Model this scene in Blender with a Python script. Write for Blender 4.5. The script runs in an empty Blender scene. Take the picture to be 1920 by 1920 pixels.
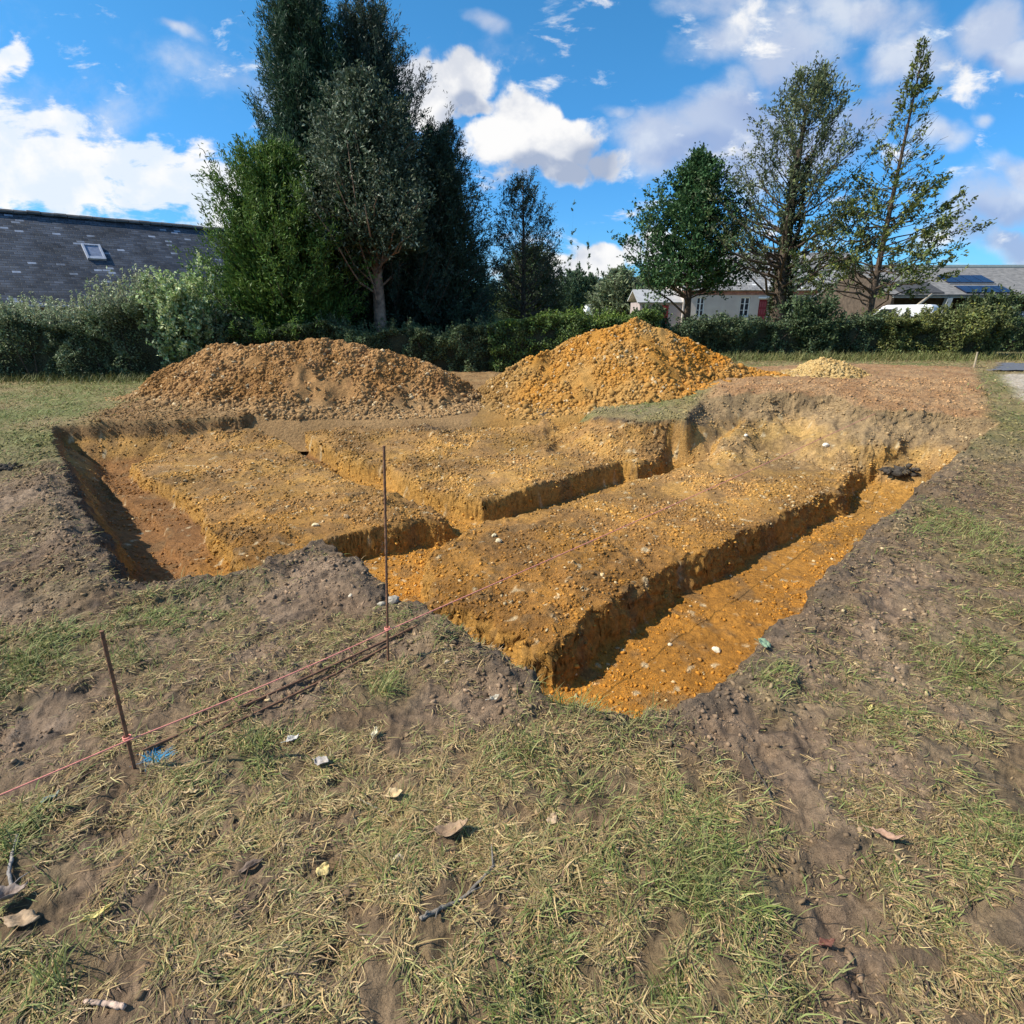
import bpy, math, random
import numpy as np
from mathutils import Vector

RNG = np.random.default_rng(11)
random.seed(5)
scene = bpy.context.scene
COL = scene.collection

# ------------------------------------------------------------------ camera
F_PX, CAM_H = 1060.0, 1.6
PITCH = math.radians(19.7)
CP, SP = math.cos(PITCH), math.sin(PITCH)
cam = bpy.data.cameras.new('camera')
cam.sensor_width = 36.0
cam.lens = 36.0 * F_PX / 1920.0
cam.clip_start, cam.clip_end = 0.05, 3000
camo = bpy.data.objects.new('camera', cam)
COL.objects.link(camo)
camo.location = (0, 0, CAM_H)
camo.rotation_euler = (math.pi / 2 - PITCH, 0, 0)
scene.camera = camo

def ray(u, v):
    a, b = (u - 960) / F_PX, (960 - v) / F_PX
    return a, CP + b * SP, -SP + b * CP          # x, y, z per unit depth

def at_y(u, v, y):                                # point seen at (u,v) standing y metres ahead
    a, yd, zd = ray(u, v)
    return np.array((a * y / yd, y, CAM_H + zd * y / yd))

def S(t):
    t = np.clip(t, 0, 1)
    return t * t * (3 - 2 * t)

def zg(x, y):                                     # natural ground: rises gently to the back and right
    return S((np.asarray(y) - 4.5) / 4.5) * (0.06 + 0.39 * S((np.asarray(x) - 0.0) / 4.0)) * (1 - S((np.asarray(y) - 16.0) / 8.0))

def G(u, v, z=None):                              # plan point of the ground (or level z) at (u,v)
    a, yd, zd = ray(u, v)
    zz = 0.0 if z is None else z
    for _ in range(40):
        t = (zz - CAM_H) / zd
        if z is not None:
            break
        zn = float(zg(a * t, yd * t))
        zz = 0.6 * zz + 0.4 * zn
    return np.array((a * t, yd * t))

# ------------------------------------------------------------------ noise
_P = np.random.default_rng(3).random((256, 256)).astype(np.float32)
_GA = (_P * 2 * np.pi)
_GX, _GY = np.cos(_GA), np.sin(_GA)
def noise(x, y, s=1.0, seed=0):
    x = np.asarray(x, dtype=np.float64) / s + seed * 17.31 + 400
    y = np.asarray(y, dtype=np.float64) / s + seed * 9.77 + 400
    xi, yi = np.floor(x).astype(np.int64), np.floor(y).astype(np.int64)
    fx, fy = x - xi, y - yi
    u = fx * fx * fx * (fx * (fx * 6 - 15) + 10); w = fy * fy * fy * (fy * (fy * 6 - 15) + 10)
    def g(i, j, dx, dy):
        i, j = (xi + i) & 255, (yi + j) & 255
        return _GX[i, j] * dx + _GY[i, j] * dy
    n0 = g(0, 0, fx, fy) * (1 - u) + g(1, 0, fx - 1, fy) * u
    n1 = g(0, 1, fx, fy - 1) * (1 - u) + g(1, 1, fx - 1, fy - 1) * u
    return (n0 * (1 - w) + n1 * w) * 1.5
def fbm(x, y, s, o=4, seed=0, gain=0.5):
    r, a = 0, 1.0
    for k in range(o):
        r = r + a * noise(x, y, s, seed + k * 3)
        s *= 0.5; a *= gain
    return r
def billow(x, y, s, o=3, seed=0):
    r, a = 0, 1.0
    for k in range(o):
        r = r + a * (0.45 - np.abs(noise(x, y, s, seed + 5 * k)))
        s *= 0.47; a *= 0.5
    return r

def sdist(x, y, poly):                            # signed distance, positive inside
    d = np.full(x.shape, 1e9); ins = np.zeros(x.shape, bool)
    n = len(poly)
    for i in range(n):
        ax, ay = poly[i]; bx, by = poly[(i + 1) % n]
        ex, ey = bx - ax, by - ay
        px, py = x - ax, y - ay
        h = np.clip((px * ex + py * ey) / (ex * ex + ey * ey + 1e-12), 0, 1)
        d = np.minimum(d, (px - ex * h) ** 2 + (py - ey * h) ** 2)
        c = ((ay > y) != (by > y))
        with np.errstate(divide='ignore', invalid='ignore'):
            xx = (bx - ax) * (y - ay) / (by - ay + 1e-15) + ax
        ins ^= c & (x < xx)
    d = np.sqrt(d)
    return np.where(ins, d, -d)

# ------------------------------------------------------------------ objects and materials
def tag(o, label=None, cat=None, group=None, kind=None):
    if label: o['label'] = label
    if cat: o['category'] = cat
    if group: o['group'] = group
    if kind: o['kind'] = kind
    return o

def empty(name, loc, rz=0):
    o = bpy.data.objects.new(name, None)
    COL.objects.link(o); o.location = loc; o.rotation_euler = (0, 0, rz)
    o.empty_display_size = 0.1
    return o

def link(name, me, mat, parent=None):
    o = bpy.data.objects.new(name, me)
    COL.objects.link(o)
    if mat is not None and not me.materials: me.materials.append(mat)
    if parent is not None:
        o.parent = parent
    return o

def np_mesh(name, V, faces_idx, k, col=None, smooth=False):
    """V (n,3); faces_idx (m,k) constant polygon size"""
    V = np.ascontiguousarray(V, dtype=np.float32); Fi = np.ascontiguousarray(faces_idx, dtype=np.int32)
    me = bpy.data.meshes.new(name)
    m = len(Fi)
    me.vertices.add(len(V)); me.vertices.foreach_set('co', V.ravel())
    me.loops.add(m * k); me.loops.foreach_set('vertex_index', Fi.ravel())
    me.polygons.add(m)
    me.polygons.foreach_set('loop_start', np.arange(0, m * k, k, dtype=np.int32))
    try: me.polygons.foreach_set('loop_total', np.full(m, k, dtype=np.int32))
    except Exception: pass
    if smooth: me.polygons.foreach_set('use_smooth', np.ones(m, dtype=bool))
    if col is not None:
        a = me.color_attributes.new('tint', 'FLOAT_COLOR', 'POINT')
        c = np.ones((len(V), 4), dtype=np.float32); c[:, :3] = col
        a.data.foreach_set('color', c.ravel())
    me.update(); me.validate()
    return me

class MB:                                         # collects boxes, tubes and polygons into one mesh
    def __init__(self): self.v = []; self.f = []
    def add(self, vs, fs):
        b = len(self.v); self.v += [tuple(map(float, p)) for p in vs]; self.f += [tuple(b + i for i in f) for f in fs]
    def box(self, lo, hi, M=None):
        x0, y0, z0 = lo; x1, y1, z1 = hi
        vs = [(x0,y0,z0),(x1,y0,z0),(x1,y1,z0),(x0,y1,z0),(x0,y0,z1),(x1,y0,z1),(x1,y1,z1),(x0,y1,z1)]
        if M: vs = [tuple(M(p)) for p in vs]
        self.add(vs, [(0,3,2,1),(4,5,6,7),(0,1,5,4),(1,2,6,5),(2,3,7,6),(3,0,4,7)])
    def prism(self, poly, d):                     # extrude polygon by vector d
        n = len(poly); d = np.array(d, float)
        a = [np.array(p, float) for p in poly]; b = [p + d for p in a]
        self.add(a + b, [tuple(range(n))[::-1], tuple(range(n, 2*n))] + [(i, (i+1)%n, n+(i+1)%n, n+i) for i in range(n)])
    def tube(self, pts, rad, n=8, cap=True):
        pts = [np.array(p, float) for p in pts]
        if np.isscalar(rad): rad = [rad] * len(pts)
        vs = []; fs = []
        ref = None
        for i, p in enumerate(pts):
            d = pts[min(i+1, len(pts)-1)] - pts[max(i-1, 0)]
            d = d / (np.linalg.norm(d) + 1e-12)
            if ref is None: ref = np.cross(d, (0,0,1) if abs(d[2]) < .9 else (1,0,0))
            a = ref - d * np.dot(ref, d); a /= np.linalg.norm(a) + 1e-12; ref = a
            b = np.cross(d, a)
            for k in range(n):
                t = 2*math.pi*k/n
                vs.append(p + (a*math.cos(t) + b*math.sin(t)) * rad[i])
        for i in range(len(pts)-1):
            for k in range(n):
                fs.append((i*n+k, i*n+(k+1)%n, (i+1)*n+(k+1)%n, (i+1)*n+k))
        if cap:
            fs.append(tuple(range(n))[::-1]); L = (len(pts)-1)*n; fs.append(tuple(range(L, L+n)))
        self.add(vs, fs)
    def build(self, name, mat, parent=None, smooth=False, bevel=0):
        me = bpy.data.meshes.new(name); me.from_pydata(self.v, [], self.f)
        if smooth:
            me.polygons.foreach_set('use_smooth', np.ones(len(me.polygons), dtype=bool))
        me.update()
        o = link(name, me, mat, parent)
        if bevel:
            m = o.modifiers.new('bevel', 'BEVEL'); m.width = bevel; m.segments = 2; m.limit_method = 'ANGLE'
        return o

def mat_new(name):
    m = bpy.data.materials.new(name); m.use_nodes = True
    nt = m.node_tree; b = nt.nodes['Principled BSDF']
    return m, nt, b

def mat_plain(name, col, rough=0.7, var=0.15, scale=8.0, bump=0.0, metallic=0.0, spec=0.3, col2=None, detail=6):
    m, nt, b = mat_new(name)
    tc = nt.nodes.new('ShaderNodeTexCoord'); no = nt.nodes.new('ShaderNodeTexNoise')
    no.inputs['Scale'].default_value = scale; no.inputs['Detail'].default_value = detail
    nt.links.new(tc.outputs['Object'], no.inputs['Vector'])
    mx = nt.nodes.new('ShaderNodeMix'); mx.data_type = 'RGBA'
    c = np.array(col, float); c2 = np.array(col2 if col2 is not None else c * (1 - var), float)
    c1 = c if col2 is not None else np.clip(c * (1 + var), 0, 1)
    mx.inputs[6].default_value = (*c1, 1); mx.inputs[7].default_value = (*c2, 1)
    rp = nt.nodes.new('ShaderNodeMapRange'); rp.inputs[1].default_value = 0.3; rp.inputs[2].default_value = 0.7
    nt.links.new(no.outputs['Fac'], rp.inputs[0]); nt.links.new(rp.outputs[0], mx.inputs[0])
    nt.links.new(mx.outputs[2], b.inputs['Base Color'])
    b.inputs['Roughness'].default_value = rough; b.inputs['Metallic'].default_value = metallic
    b.inputs['Specular IOR Level'].default_value = spec
    if bump:
        bp = nt.nodes.new('ShaderNodeBump'); bp.inputs['Strength'].default_value = bump; bp.inputs['Distance'].default_value = 0.02
        nt.links.new(no.outputs['Fac'], bp.inputs['Height']); nt.links.new(bp.outputs[0], b.inputs['Normal'])
    return m

def mat_tint(name, rough=0.8, spec=0.2, transl=0.0, nscale=0, nvar=0.3, bumps=()):
    """base colour from the mesh's own 'tint' attribute, broken by noise; bumps: (scale, strength, distance)"""
    m, nt, b = mat_new(name)
    at = nt.nodes.new('ShaderNodeAttribute'); at.attribute_name = 'tint'
    out = at.outputs['Color']
    tc = nt.nodes.new('ShaderNodeTexCoord')
    if nscale:
        no = nt.nodes.new('ShaderNodeTexNoise'); no.inputs['Scale'].default_value = nscale; no.inputs['Detail'].default_value = 8
        no.inputs['Roughness'].default_value = 0.65
        nt.links.new(tc.outputs['Object'], no.inputs['Vector'])
        rp = nt.nodes.new('ShaderNodeMapRange'); rp.inputs[1].default_value = 0.3; rp.inputs[2].default_value = 0.7
        rp.inputs[3].default_value = 1 - nvar; rp.inputs[4].default_value = 1 + nvar
        nt.links.new(no.outputs['Fac'], rp.inputs[0])
        mu = nt.nodes.new('ShaderNodeVectorMath'); mu.operation = 'SCALE'
        nt.links.new(out, mu.inputs[0]); nt.links.new(rp.outputs[0], mu.inputs['Scale'])
        out = mu.outputs[0]
    nt.links.new(out, b.inputs['Base Color'])
    b.inputs['Roughness'].default_value = rough; b.inputs['Specular IOR Level'].default_value = spec
    prev = None
    for sc, st, di in bumps:
        n2 = nt.nodes.new('ShaderNodeTexNoise'); n2.inputs['Scale'].default_value = sc; n2.inputs['Detail'].default_value = 5
        n2.inputs['Roughness'].default_value = 0.7
        nt.links.new(tc.outputs['Object'], n2.inputs['Vector'])
        bp = nt.nodes.new('ShaderNodeBump'); bp.inputs['Strength'].default_value = st; bp.inputs['Distance'].default_value = di
        nt.links.new(n2.outputs['Fac'], bp.inputs['Height'])
        if prev is not None: nt.links.new(prev, bp.inputs['Normal'])
        prev = bp.outputs[0]
    if prev is not None: nt.links.new(prev, b.inputs['Normal'])
    if transl:
        tr = nt.nodes.new('ShaderNodeBsdfTranslucent'); nt.links.new(out, tr.inputs['Color'])
        ms = nt.nodes.new('ShaderNodeMixShader'); ms.inputs[0].default_value = transl
        o = nt.nodes['Material Output']
        nt.links.new(b.outputs[0], ms.inputs[1]); nt.links.new(tr.outputs[0], ms.inputs[2]); nt.links.new(ms.outputs[0], o.inputs['Surface'])
    return m

# ------------------------------------------------------------------ light and sky
SUN_EL = math.radians(45)
SUN_AZ = (-0.993, -0.115)                            # horizontal direction towards the sun: from the left, a little behind the camera
sun = bpy.data.lights.new('sun', 'SUN'); sun.energy = 4.6; sun.angle = math.radians(0.55); sun.color = (1.0, 0.93, 0.82)
suno = bpy.data.objects.new('sun', sun); COL.objects.link(suno)
sd = Vector((SUN_AZ[0] * math.cos(SUN_EL), SUN_AZ[1] * math.cos(SUN_EL), math.sin(SUN_EL))).normalized()
suno.rotation_euler = (-sd).to_track_quat('-Z', 'Y').to_euler(); suno.location = sd * 60 

def build_world():
    w = bpy.data.worlds.new('World'); scene.world = w; w.use_nodes = True
    nt = w.node_tree; N = nt.nodes; L = nt.links
    bg = N['Background']
    sky = N.new('ShaderNodeTexSky'); sky.sky_type = 'NISHITA'; sky.sun_disc = False
    sky.sun_elevation = SUN_EL; sky.sun_rotation = math.atan2(SUN_AZ[0], SUN_AZ[1])
    sky.air_density = 1.0; sky.dust_density = 0.5; sky.ozone_density = 2.2; sky.altitude = 100
    hs = N.new('ShaderNodeHueSaturation'); hs.inputs['Saturation'].default_value = 1.18; hs.inputs['Value'].default_value = SKY_V
    L.new(sky.outputs[0], hs.inputs['Color'])
    tn = N.new('ShaderNodeMix'); tn.data_type = 'RGBA'; tn.blend_type = 'MULTIPLY'; tn.inputs[0].default_value = 1
    geo = N.new('ShaderNodeTexCoord'); sep = N.new('ShaderNodeSeparateXYZ'); L.new(geo.outputs['Generated'], sep.inputs[0])
    el = N.new('ShaderNodeMapRange'); el.interpolation_type = 'SMOOTHSTEP'; el.inputs[1].default_value = -.02; el.inputs[2].default_value = .42; L.new(sep.outputs['Z'], el.inputs[0])
    tl = N.new('ShaderNodeMix'); tl.data_type = 'RGBA'; tl.inputs[6].default_value = SKY_LOW; tl.inputs[7].default_value = SKY_TINT; L.new(el.outputs[0], tl.inputs[0])
    L.new(hs.outputs[0], tn.inputs[6]); L.new(tl.outputs[2], tn.inputs[7])
    def M(op, a, b=None, c=None, clamp=False):
        n = N.new('ShaderNodeMath'); n.operation = op; n.use_clamp = clamp
        for i, q in enumerate((a, b, c)):
            if q is None: continue
            if hasattr(q, 'is_output'): L.new(q, n.inputs[i])
            else: n.inputs[i].default_value = q
        return n.outputs[0]
    yy = M('MAXIMUM', sep.outputs['Y'], 0.02)
    px0, pz0 = M('DIVIDE', sep.outputs['X'], yy), M('DIVIDE', sep.outputs['Z'], yy)
    c0 = N.new('ShaderNodeCombineXYZ'); L.new(px0, c0.inputs[0]); L.new(pz0, c0.inputs[1])
    def warp(scale, amp, off):
        mp = N.new('ShaderNodeMapping'); mp.inputs['Location'].default_value = off; L.new(c0.outputs[0], mp.inputs[0])
        n = N.new('ShaderNodeTexNoise'); n.inputs['Scale'].default_value = scale; n.inputs['Detail'].default_value = 4; L.new(mp.outputs[0], n.inputs['Vector'])
        s = N.new('ShaderNodeSeparateColor'); L.new(n.outputs['Color'], s.inputs[0])
        return M('MULTIPLY', M('SUBTRACT', s.outputs[0], 0.5), amp), M('MULTIPLY', M('SUBTRACT', s.outputs[1], 0.5), amp)
    wa, wb = warp(5.0, .16, (5, 5, 0))
    px, pz = M('ADD', px0, wa), M('ADD', pz0, wb)
    cmb = N.new('ShaderNodeCombineXYZ'); L.new(px0, cmb.inputs[0]); L.new(pz0, cmb.inputs[1])
    def nz(scale, detail, rough, off=(0, 0, 0), sy=1.0, dist=0.0):
        mp = N.new('ShaderNodeMapping'); mp.inputs['Location'].default_value = off; mp.inputs['Scale'].default_value = (1, sy, 1)
        L.new(cmb.outputs[0], mp.inputs[0])
        n = N.new('ShaderNodeTexNoise'); n.inputs['Scale'].default_value = scale; n.inputs['Detail'].default_value = detail
        n.inputs['Roughness'].default_value = rough; n.inputs['Distortion'].default_value = dist
        L.new(mp.outputs[0], n.inputs['Vector'])
        return n.outputs['Fac']
    n1 = nz(7.0, 9, 0.58, (3, 1, 0), 1.15, 0.15)
    n2 = nz(2.6, 8, 0.6, (7, 2, 0), 1.6, 0.5)
    nst = nz(9.0, 7, 0.62, (1, 9, 0), 2.6, 0.3)          # streaky cloud
    n1s = nz(7.0, 5, 0.5, (3 + 0.035, 1 - 0.045, 0), 1.15, 0.15)   # the same noise, shifted towards the sun
    def pq(u, v):
        a, yd, zd = ray(u, v); return a / yd, zd / yd
    def blob(u, v, ru, rv, w=1.0):
        cx, cz = pq(u, v); rx = abs(pq(u + ru, v)[0] - cx); rz = abs(pq(u, v - rv)[1] - pq(u, v + rv)[1]) / 2
        dx = M('MULTIPLY', M('SUBTRACT', px, cx), 1 / rx); dz = M('MULTIPLY', M('SUBTRACT', pz, cz), 1 / rz)
        r2 = M('ADD', M('MULTIPLY', dx, dx), M('MULTIPLY', dz, dz))
        g = M('MAXIMUM', M('SUBTRACT', 1.0, M('MULTIPLY', r2, 0.5)), 0.0)
        return M('MULTIPLY', M('MULTIPLY', g, g), w)
    def field(bl):
        s = None
        for b in bl:
            o = blob(*b); s = o if s is None else M('MAXIMUM', s, o)
        return s
    def ss(x, lo, hi):
        n = N.new('ShaderNodeMapRange'); n.interpolation_type = 'SMOOTHSTEP'; n.inputs[1].default_value = lo; n.inputs[2].default_value = hi
        L.new(x, n.inputs[0]); return n.outputs[0]
    up = M('GREATER_THAN', sep.outputs['Y'], 0.03)
    # crisp cumulus
    crisp = [(760, 135, 62, 50), (840, 175, 78, 62), (785, 210, 80, 56), (890, 222, 40, 30, .8),
             (990, 235, 64, 72), (988, 212, 40, 44), (1050, 260, 50, 50), (955, 305, 100, 68), (1060, 300, 95, 76), (1010, 345, 130, 46), (1120, 330, 70, 50, .9),
             (1110, 508, 60, 34), (1180, 490, 40, 30), (1060, 510, 34, 36), (1240, 500, 60, 40)]
    cf = field(crisp)
    cd = ss(M('ADD', cf, M('MULTIPLY', M('SUBTRACT', n1, 0.5), 2.7)), 0.30, 0.66)
    # soft grey-white banks
    soft = [(1230, 245, 120, 95), (1340, 215, 140, 90), (1215, 305, 75, 65, .9), (1420, 250, 150, 110), (1560, 260, 90, 90, .9), (1640, 210, 70, 60, .7),
            (1340, 80, 130, 65, .9), (1480, 100, 170, 85, .9), (1600, 40, 160, 60, .85), (1330, 10, 130, 40, .75), (1700, 120, 90, 60, .6),
            (1880, 45, 85, 70), (1940, 90, 80, 50), (1880, 390, 120, 60), (1930, 350, 90, 50), (1800, 440, 110, 55, .9), (1760, 285, 70, 35, .75), (1900, 470, 90, 40, .9), (1860, 250, 40, 22, .6),
            (1140, 195, 50, 24, .6), (910, 62, 55, 24, .62), (930, 215, 40, 20, .6), (350, 75, 50, 16, .5)]
    sf = field(soft)
    sdn = ss(M('ADD', sf, M('ADD', M('MULTIPLY', M('SUBTRACT', n2, 0.5), 2.0), M('MULTIPLY', M('SUBTRACT', n1, 0.5), 1.3))), 0.06, 0.85)
    # streaky bank over the barn
    left = [(0, 310, 160, 120), (120, 335, 150, 95), (250, 355, 140, 72), (370, 360, 110, 58), (-120, 270, 170, 120), (430, 395, 90, 56, .9), (0, 155, 40, 26, .75), (500, 420, 80, 50, .8)]
    lf = field(left)
    ld = ss(M('ADD', lf, M('ADD', M('MULTIPLY', M('SUBTRACT', nst, 0.5), 2.6), M('MULTIPLY', M('SUBTRACT', n1, 0.5), 1.2))), 0.18, 0.62)
    # generic noise clouds behind and beside the camera, unseen and added for lighting
    gn = N.new('ShaderNodeTexNoise'); gn.inputs['Scale'].default_value = 2.4; gn.inputs['Detail'].default_value = 7
    L.new(geo.outputs['Generated'], gn.inputs['Vector'])
    back = M('MULTIPLY', ss(gn.outputs['Fac'], 0.5, 0.66), M('SUBTRACT', 1.0, ss(sep.outputs['Y'], -0.2, 0.05)))
    # light and shade of the cloud bodies
    lit = ss(M('SUBTRACT', n1, n1s), -0.09, 0.11)
    grey = field([(1010, 350, 90, 34), (1100, 330, 60, 50), (870, 225, 60, 34), (1350, 300, 150, 60), (1480, 180, 150, 120, .9), (1900, 440, 120, 60), (1620, 240, 100, 100, .9), (1900, 120, 100, 26, .7)])
    shade = M('MULTIPLY', ss(grey, 0.05, 0.75), 0.62)
    litc = M('SUBTRACT', M('ADD', M('MULTIPLY', lit, 0.5), 0.5), shade, clamp=True)
    def rgb(c):
        n = N.new('ShaderNodeRGB'); n.outputs[0].default_value = (*c, 1); return n.outputs[0]
    def mixc(f, a, b):
        n = N.new('ShaderNodeMix'); n.data_type = 'RGBA'
        if hasattr(f, 'is_output'): L.new(f, n.inputs[0])
        else: n.inputs[0].default_value = f
        L.new(a, n.inputs[6]); L.new(b, n.inputs[7]); return n.outputs[2]
    k = 1.0 / SKY_STR * CLOUD_V
    cc = mixc(litc, rgb((0.40 * k, 0.47 * k, 0.62 * k)), rgb((0.98 * k, 0.97 * k, 0.96 * k)))
    cl = mixc(lit, rgb((0.80 * k, 0.88 * k, 0.97 * k)), rgb((1.0 * k, 0.99 * k, 0.98 * k)))
    cs = mixc(litc, rgb((0.38 * k, 0.47 * k, 0.70 * k)), rgb((0.74 * k, 0.79 * k, 0.88 * k)))
    c = tn.outputs[2]
    c = mixc(M('MULTIPLY', M('MULTIPLY', sdn, 0.86), up), c, cs)
    c = mixc(M('MULTIPLY', M('MULTIPLY', ld, 0.96), up), c, cl)
    c = mixc(M('MULTIPLY', M('MULTIPLY', cd, 0.98), up), c, cc)
    c = mixc(M('MULTIPLY', back, 0.8), c, rgb((0.7 * k, 0.73 * k, 0.78 * k)))
    L.new(c, bg.inputs['Color']); bg.inputs['Strength'].default_value = SKY_STR
    w.cycles.sampling_method = 'MANUAL'; w.cycles.sample_map_resolution = 512
SKY_STR, SKY_V, SKY_TINT, SKY_LOW, CLOUD_V = 0.1, .94, (0.50, 1.06, 1.22, 1), (0.33, 0.75, 1.25, 1), 0.68
build_world()
scene.view_settings.view_transform = 'Standard'; scene.view_settings.look = 'None'
scene.view_settings.exposure = 0.6; scene.view_settings.gamma = 1.0
scene.cycles.max_bounces = 6; scene.cycles.diffuse_bounces = 3; scene.cycles.transmission_bounces = 4; scene.cycles.transparent_max_bounces = 6
scene.cycles.caustics_reflective = False; scene.cycles.caustics_refractive = False
# ------------------------------------------------------------------ the excavation: plan polygons
def poly(px, z=None): return [tuple(G(u, v, z)) for u, v in px]
ZB, ZT = -0.25, -0.53                              # top of the blocks left standing, bottom of the trenches
RIM = poly([(1205,1352),(1060,1318),(1000,1285),(900,1203),(780,1142),(700,1087),(655,1050),(605,1022),(500,1062),(400,1077),(300,1100),(222,1106),
            (190,1050),(160,1000),(122,900),(95,803),(150,797),(300,793),(420,786),(560,774),(700,762),(800,756),(870,748),(930,752),(1000,765),(1090,776),
            (1200,789),(1285,785),(1312,752),(1400,742),(1560,745),(1605,768),(1650,774),(1740,778),(1872,795),(1800,850),(1742,900),(1700,950),
            (1645,985),(1600,1040),(1545,1090),(1530,1142),(1430,1182),(1410,1240),(1330,1292),(1265,1325)])
B1 = poly([(238,868),(300,845),(430,822),(510,815),(560,843),(600,866),(667,899),(717,914),(800,940),(852,963),(767,976),(717,988),(660,1001),(610,1012),(560,1052),(500,1085),(455,1075),
           (400,1004),(367,955),(333,922),(256,890)], ZB)
B2 = poly([(530,812),(600,838),(660,860),(717,868),(787,907),(853,927),(905,934),(967,921),(1033,904),(1100,881),(1167,867),(1200,872),(1240,862),(1292,832),(1318,800),
           (1330,770),(1200,770),(1000,755),(860,750),(800,763),(700,776),(560,800)], ZB)
B3 = poly([(797,1036),(790,1080),(793,1120),(833,1132),(933,1185),(985,1218),(1045,1222),(1100,1178),(1200,1103),(1275,1058),(1350,1027),(1425,990),(1500,956),(1556,926),(1588,920),
           (1600,893),(1640,880),(1760,860),(1600,820),(1400,830),(1335,850),(1300,866),(1197,891),(1133,914),(1067,933),(967,956),(905,968),(860,995)], ZB)
NOTCH = poly([(1010,812),(1040,828),(1080,826),(1112,808),(1100,790),(1050,790)], -0.1)
BANKC = G(1560, 800)
BROWN_R = poly([(1312,764),(1350,705),(1420,690),(1600,684),(1832,692),(1850,740),(1862,806),(1700,792),(1600,785),(1560,762),(1400,758)])
BROWN_L = poly([(140,812),(170,778),(240,755),(400,730),(860,690),(960,700),(930,742),(860,750),(780,752),(640,782),(560,792),(420,802),(300,815)])
GRASS_S = poly([(925,748),(985,742),(1100,754),(1260,765),(1240,779),(1200,784),(1090,771),(1000,761)])
GRASS_S2 = poly([(640,752),(760,740),(850,735),(870,746),(780,753),(640,768)])
ROAD = poly([(1852,697),(1870,683),(2600,690),(3200,700),(2600,708)])
PATH = poly([(1868,703),(1960,700),(2400,712),(2400,800),(2000,790),(1905,745)])

FWD = np.array
def blobs(x, y, L):
    r = np.zeros(x.shape)
    for u, v, ra, w in L:
        c = G(u, v)
        r = np.maximum(r, w * np.exp(-(((x - c[0]) ** 2 + (y - c[1]) ** 2) / (ra * ra))))
    return r
GREEN = [(60,820,1.1,1),(30,780,1.3,1),(150,740,1.5,.9),(20,860,.8,.9),(330,745,1.0,.6),(40,1240,.30,1.0),(100,1215,.28,1.0),(10,1290,.22,.9),(180,1190,.25,.6),(330,1140,.35,.7),(260,1225,.25,.6),(400,1110,.3,.7),(130,970,.5,.5),(140,1110,.3,.6),
         (480,1415,.14,.7),(400,1465,.1,.6),(720,1300,.14,.8),(750,1160,.2,.6),(830,1200,.22,.6),(1800,1000,.55,1),(1870,1050,.5,1),(1760,960,.4,.8),(1850,1150,.4,.6),(1870,1230,.4,.9),(1820,1290,.3,.9),(1700,1270,.3,.5),
         (1340,1620,.22,.95),(1270,1660,.2,.9),(1390,1580,.2,.8),(1300,1800,.2,.6),(1420,1720,.14,.6),(1880,1560,.22,.7),(1800,1700,.2,.5),(1100,1480,.15,.5),(960,1400,.15,.5),(1010,1870,.18,.6),(1000,1420,.15,.5),(1440,1290,.2,.6),(1660,1340,.3,.55),(20,1590,.12,.8),(60,1680,.12,.7),(110,1850,.12,.7),
         (1800,740,.9,.9),(1880,770,.8,.8),(1890,840,.6,.5),(640,1420,.12,.4),(430,1340,.15,.4)]
MUD = [(1560,1330,.42,1),(1700,1250,.5,.9),(1480,1250,.4,.8),(1640,1420,.35,1),(1560,1500,.28,1),(1720,1430,.28,.9),(1540,1640,.22,1),(1560,1760,.2,1),(1620,1840,.2,.9),(1580,1900,.2,.8),(1650,1100,.5,.7),(1750,1180,.4,.6),(1830,860,.7,.6),
       (60,1370,.2,1),(20,1340,.2,1),(110,1340,.15,.8),(40,1450,.2,.8),(200,1560,.14,.7),(140,1600,.14,.7),(560,1620,.14,.6),(340,1180,.3,.5),(480,1230,.3,.5),(600,1270,.3,.5),(850,1260,.35,.6),(900,1300,.3,.6),(1000,1330,.3,.6),(560,1120,.4,.9),(660,1130,.35,.9),(430,1120,.3,.5),(60,940,.9,.9),(90,1030,.6,.6),(30,1130,.4,.8),
       (1350,1340,.3,.8),(1400,1300,.3,.8),(1480,1170,.35,.8),(1560,1120,.35,.6),(1680,1020,.4,.6),(1760,930,.4,.6),(840,1560,.1,.5),(930,1740,.1,.6),(640,1700,.1,.6),(310,1880,.15,.6),(480,1700,.14,.5),(1880,1640,.14,.4)]
STRAW = [(700,1560,.5,.8),(900,1500,.4,.8),(620,1760,.3,.9),(1000,1620,.35,.8),(1750,1560,.3,.8),(1850,1420,.4,.7),(1250,1480,.3,.8),(300,1540,.4,.6),(800,1850,.4,.8),(1780,1830,.3,.8),(1150,1750,.3,.7),(1080,1350,.3,.8)]

def wobble(x, y):
    k = 1 - S((y - 3.5) / 3.5)
    wx = noise(x, y, .45, 21) * .055 + noise(x, y, .16, 22) * .035 * (.3 + .7 * k) + noise(x, y, .06, 23) * .016 * k
    wy = noise(x, y, .45, 31) * .055 + noise(x, y, .16, 32) * .035 * (.3 + .7 * k) + noise(x, y, .06, 33) * .016 * k
    return x + wx, y + wy

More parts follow.
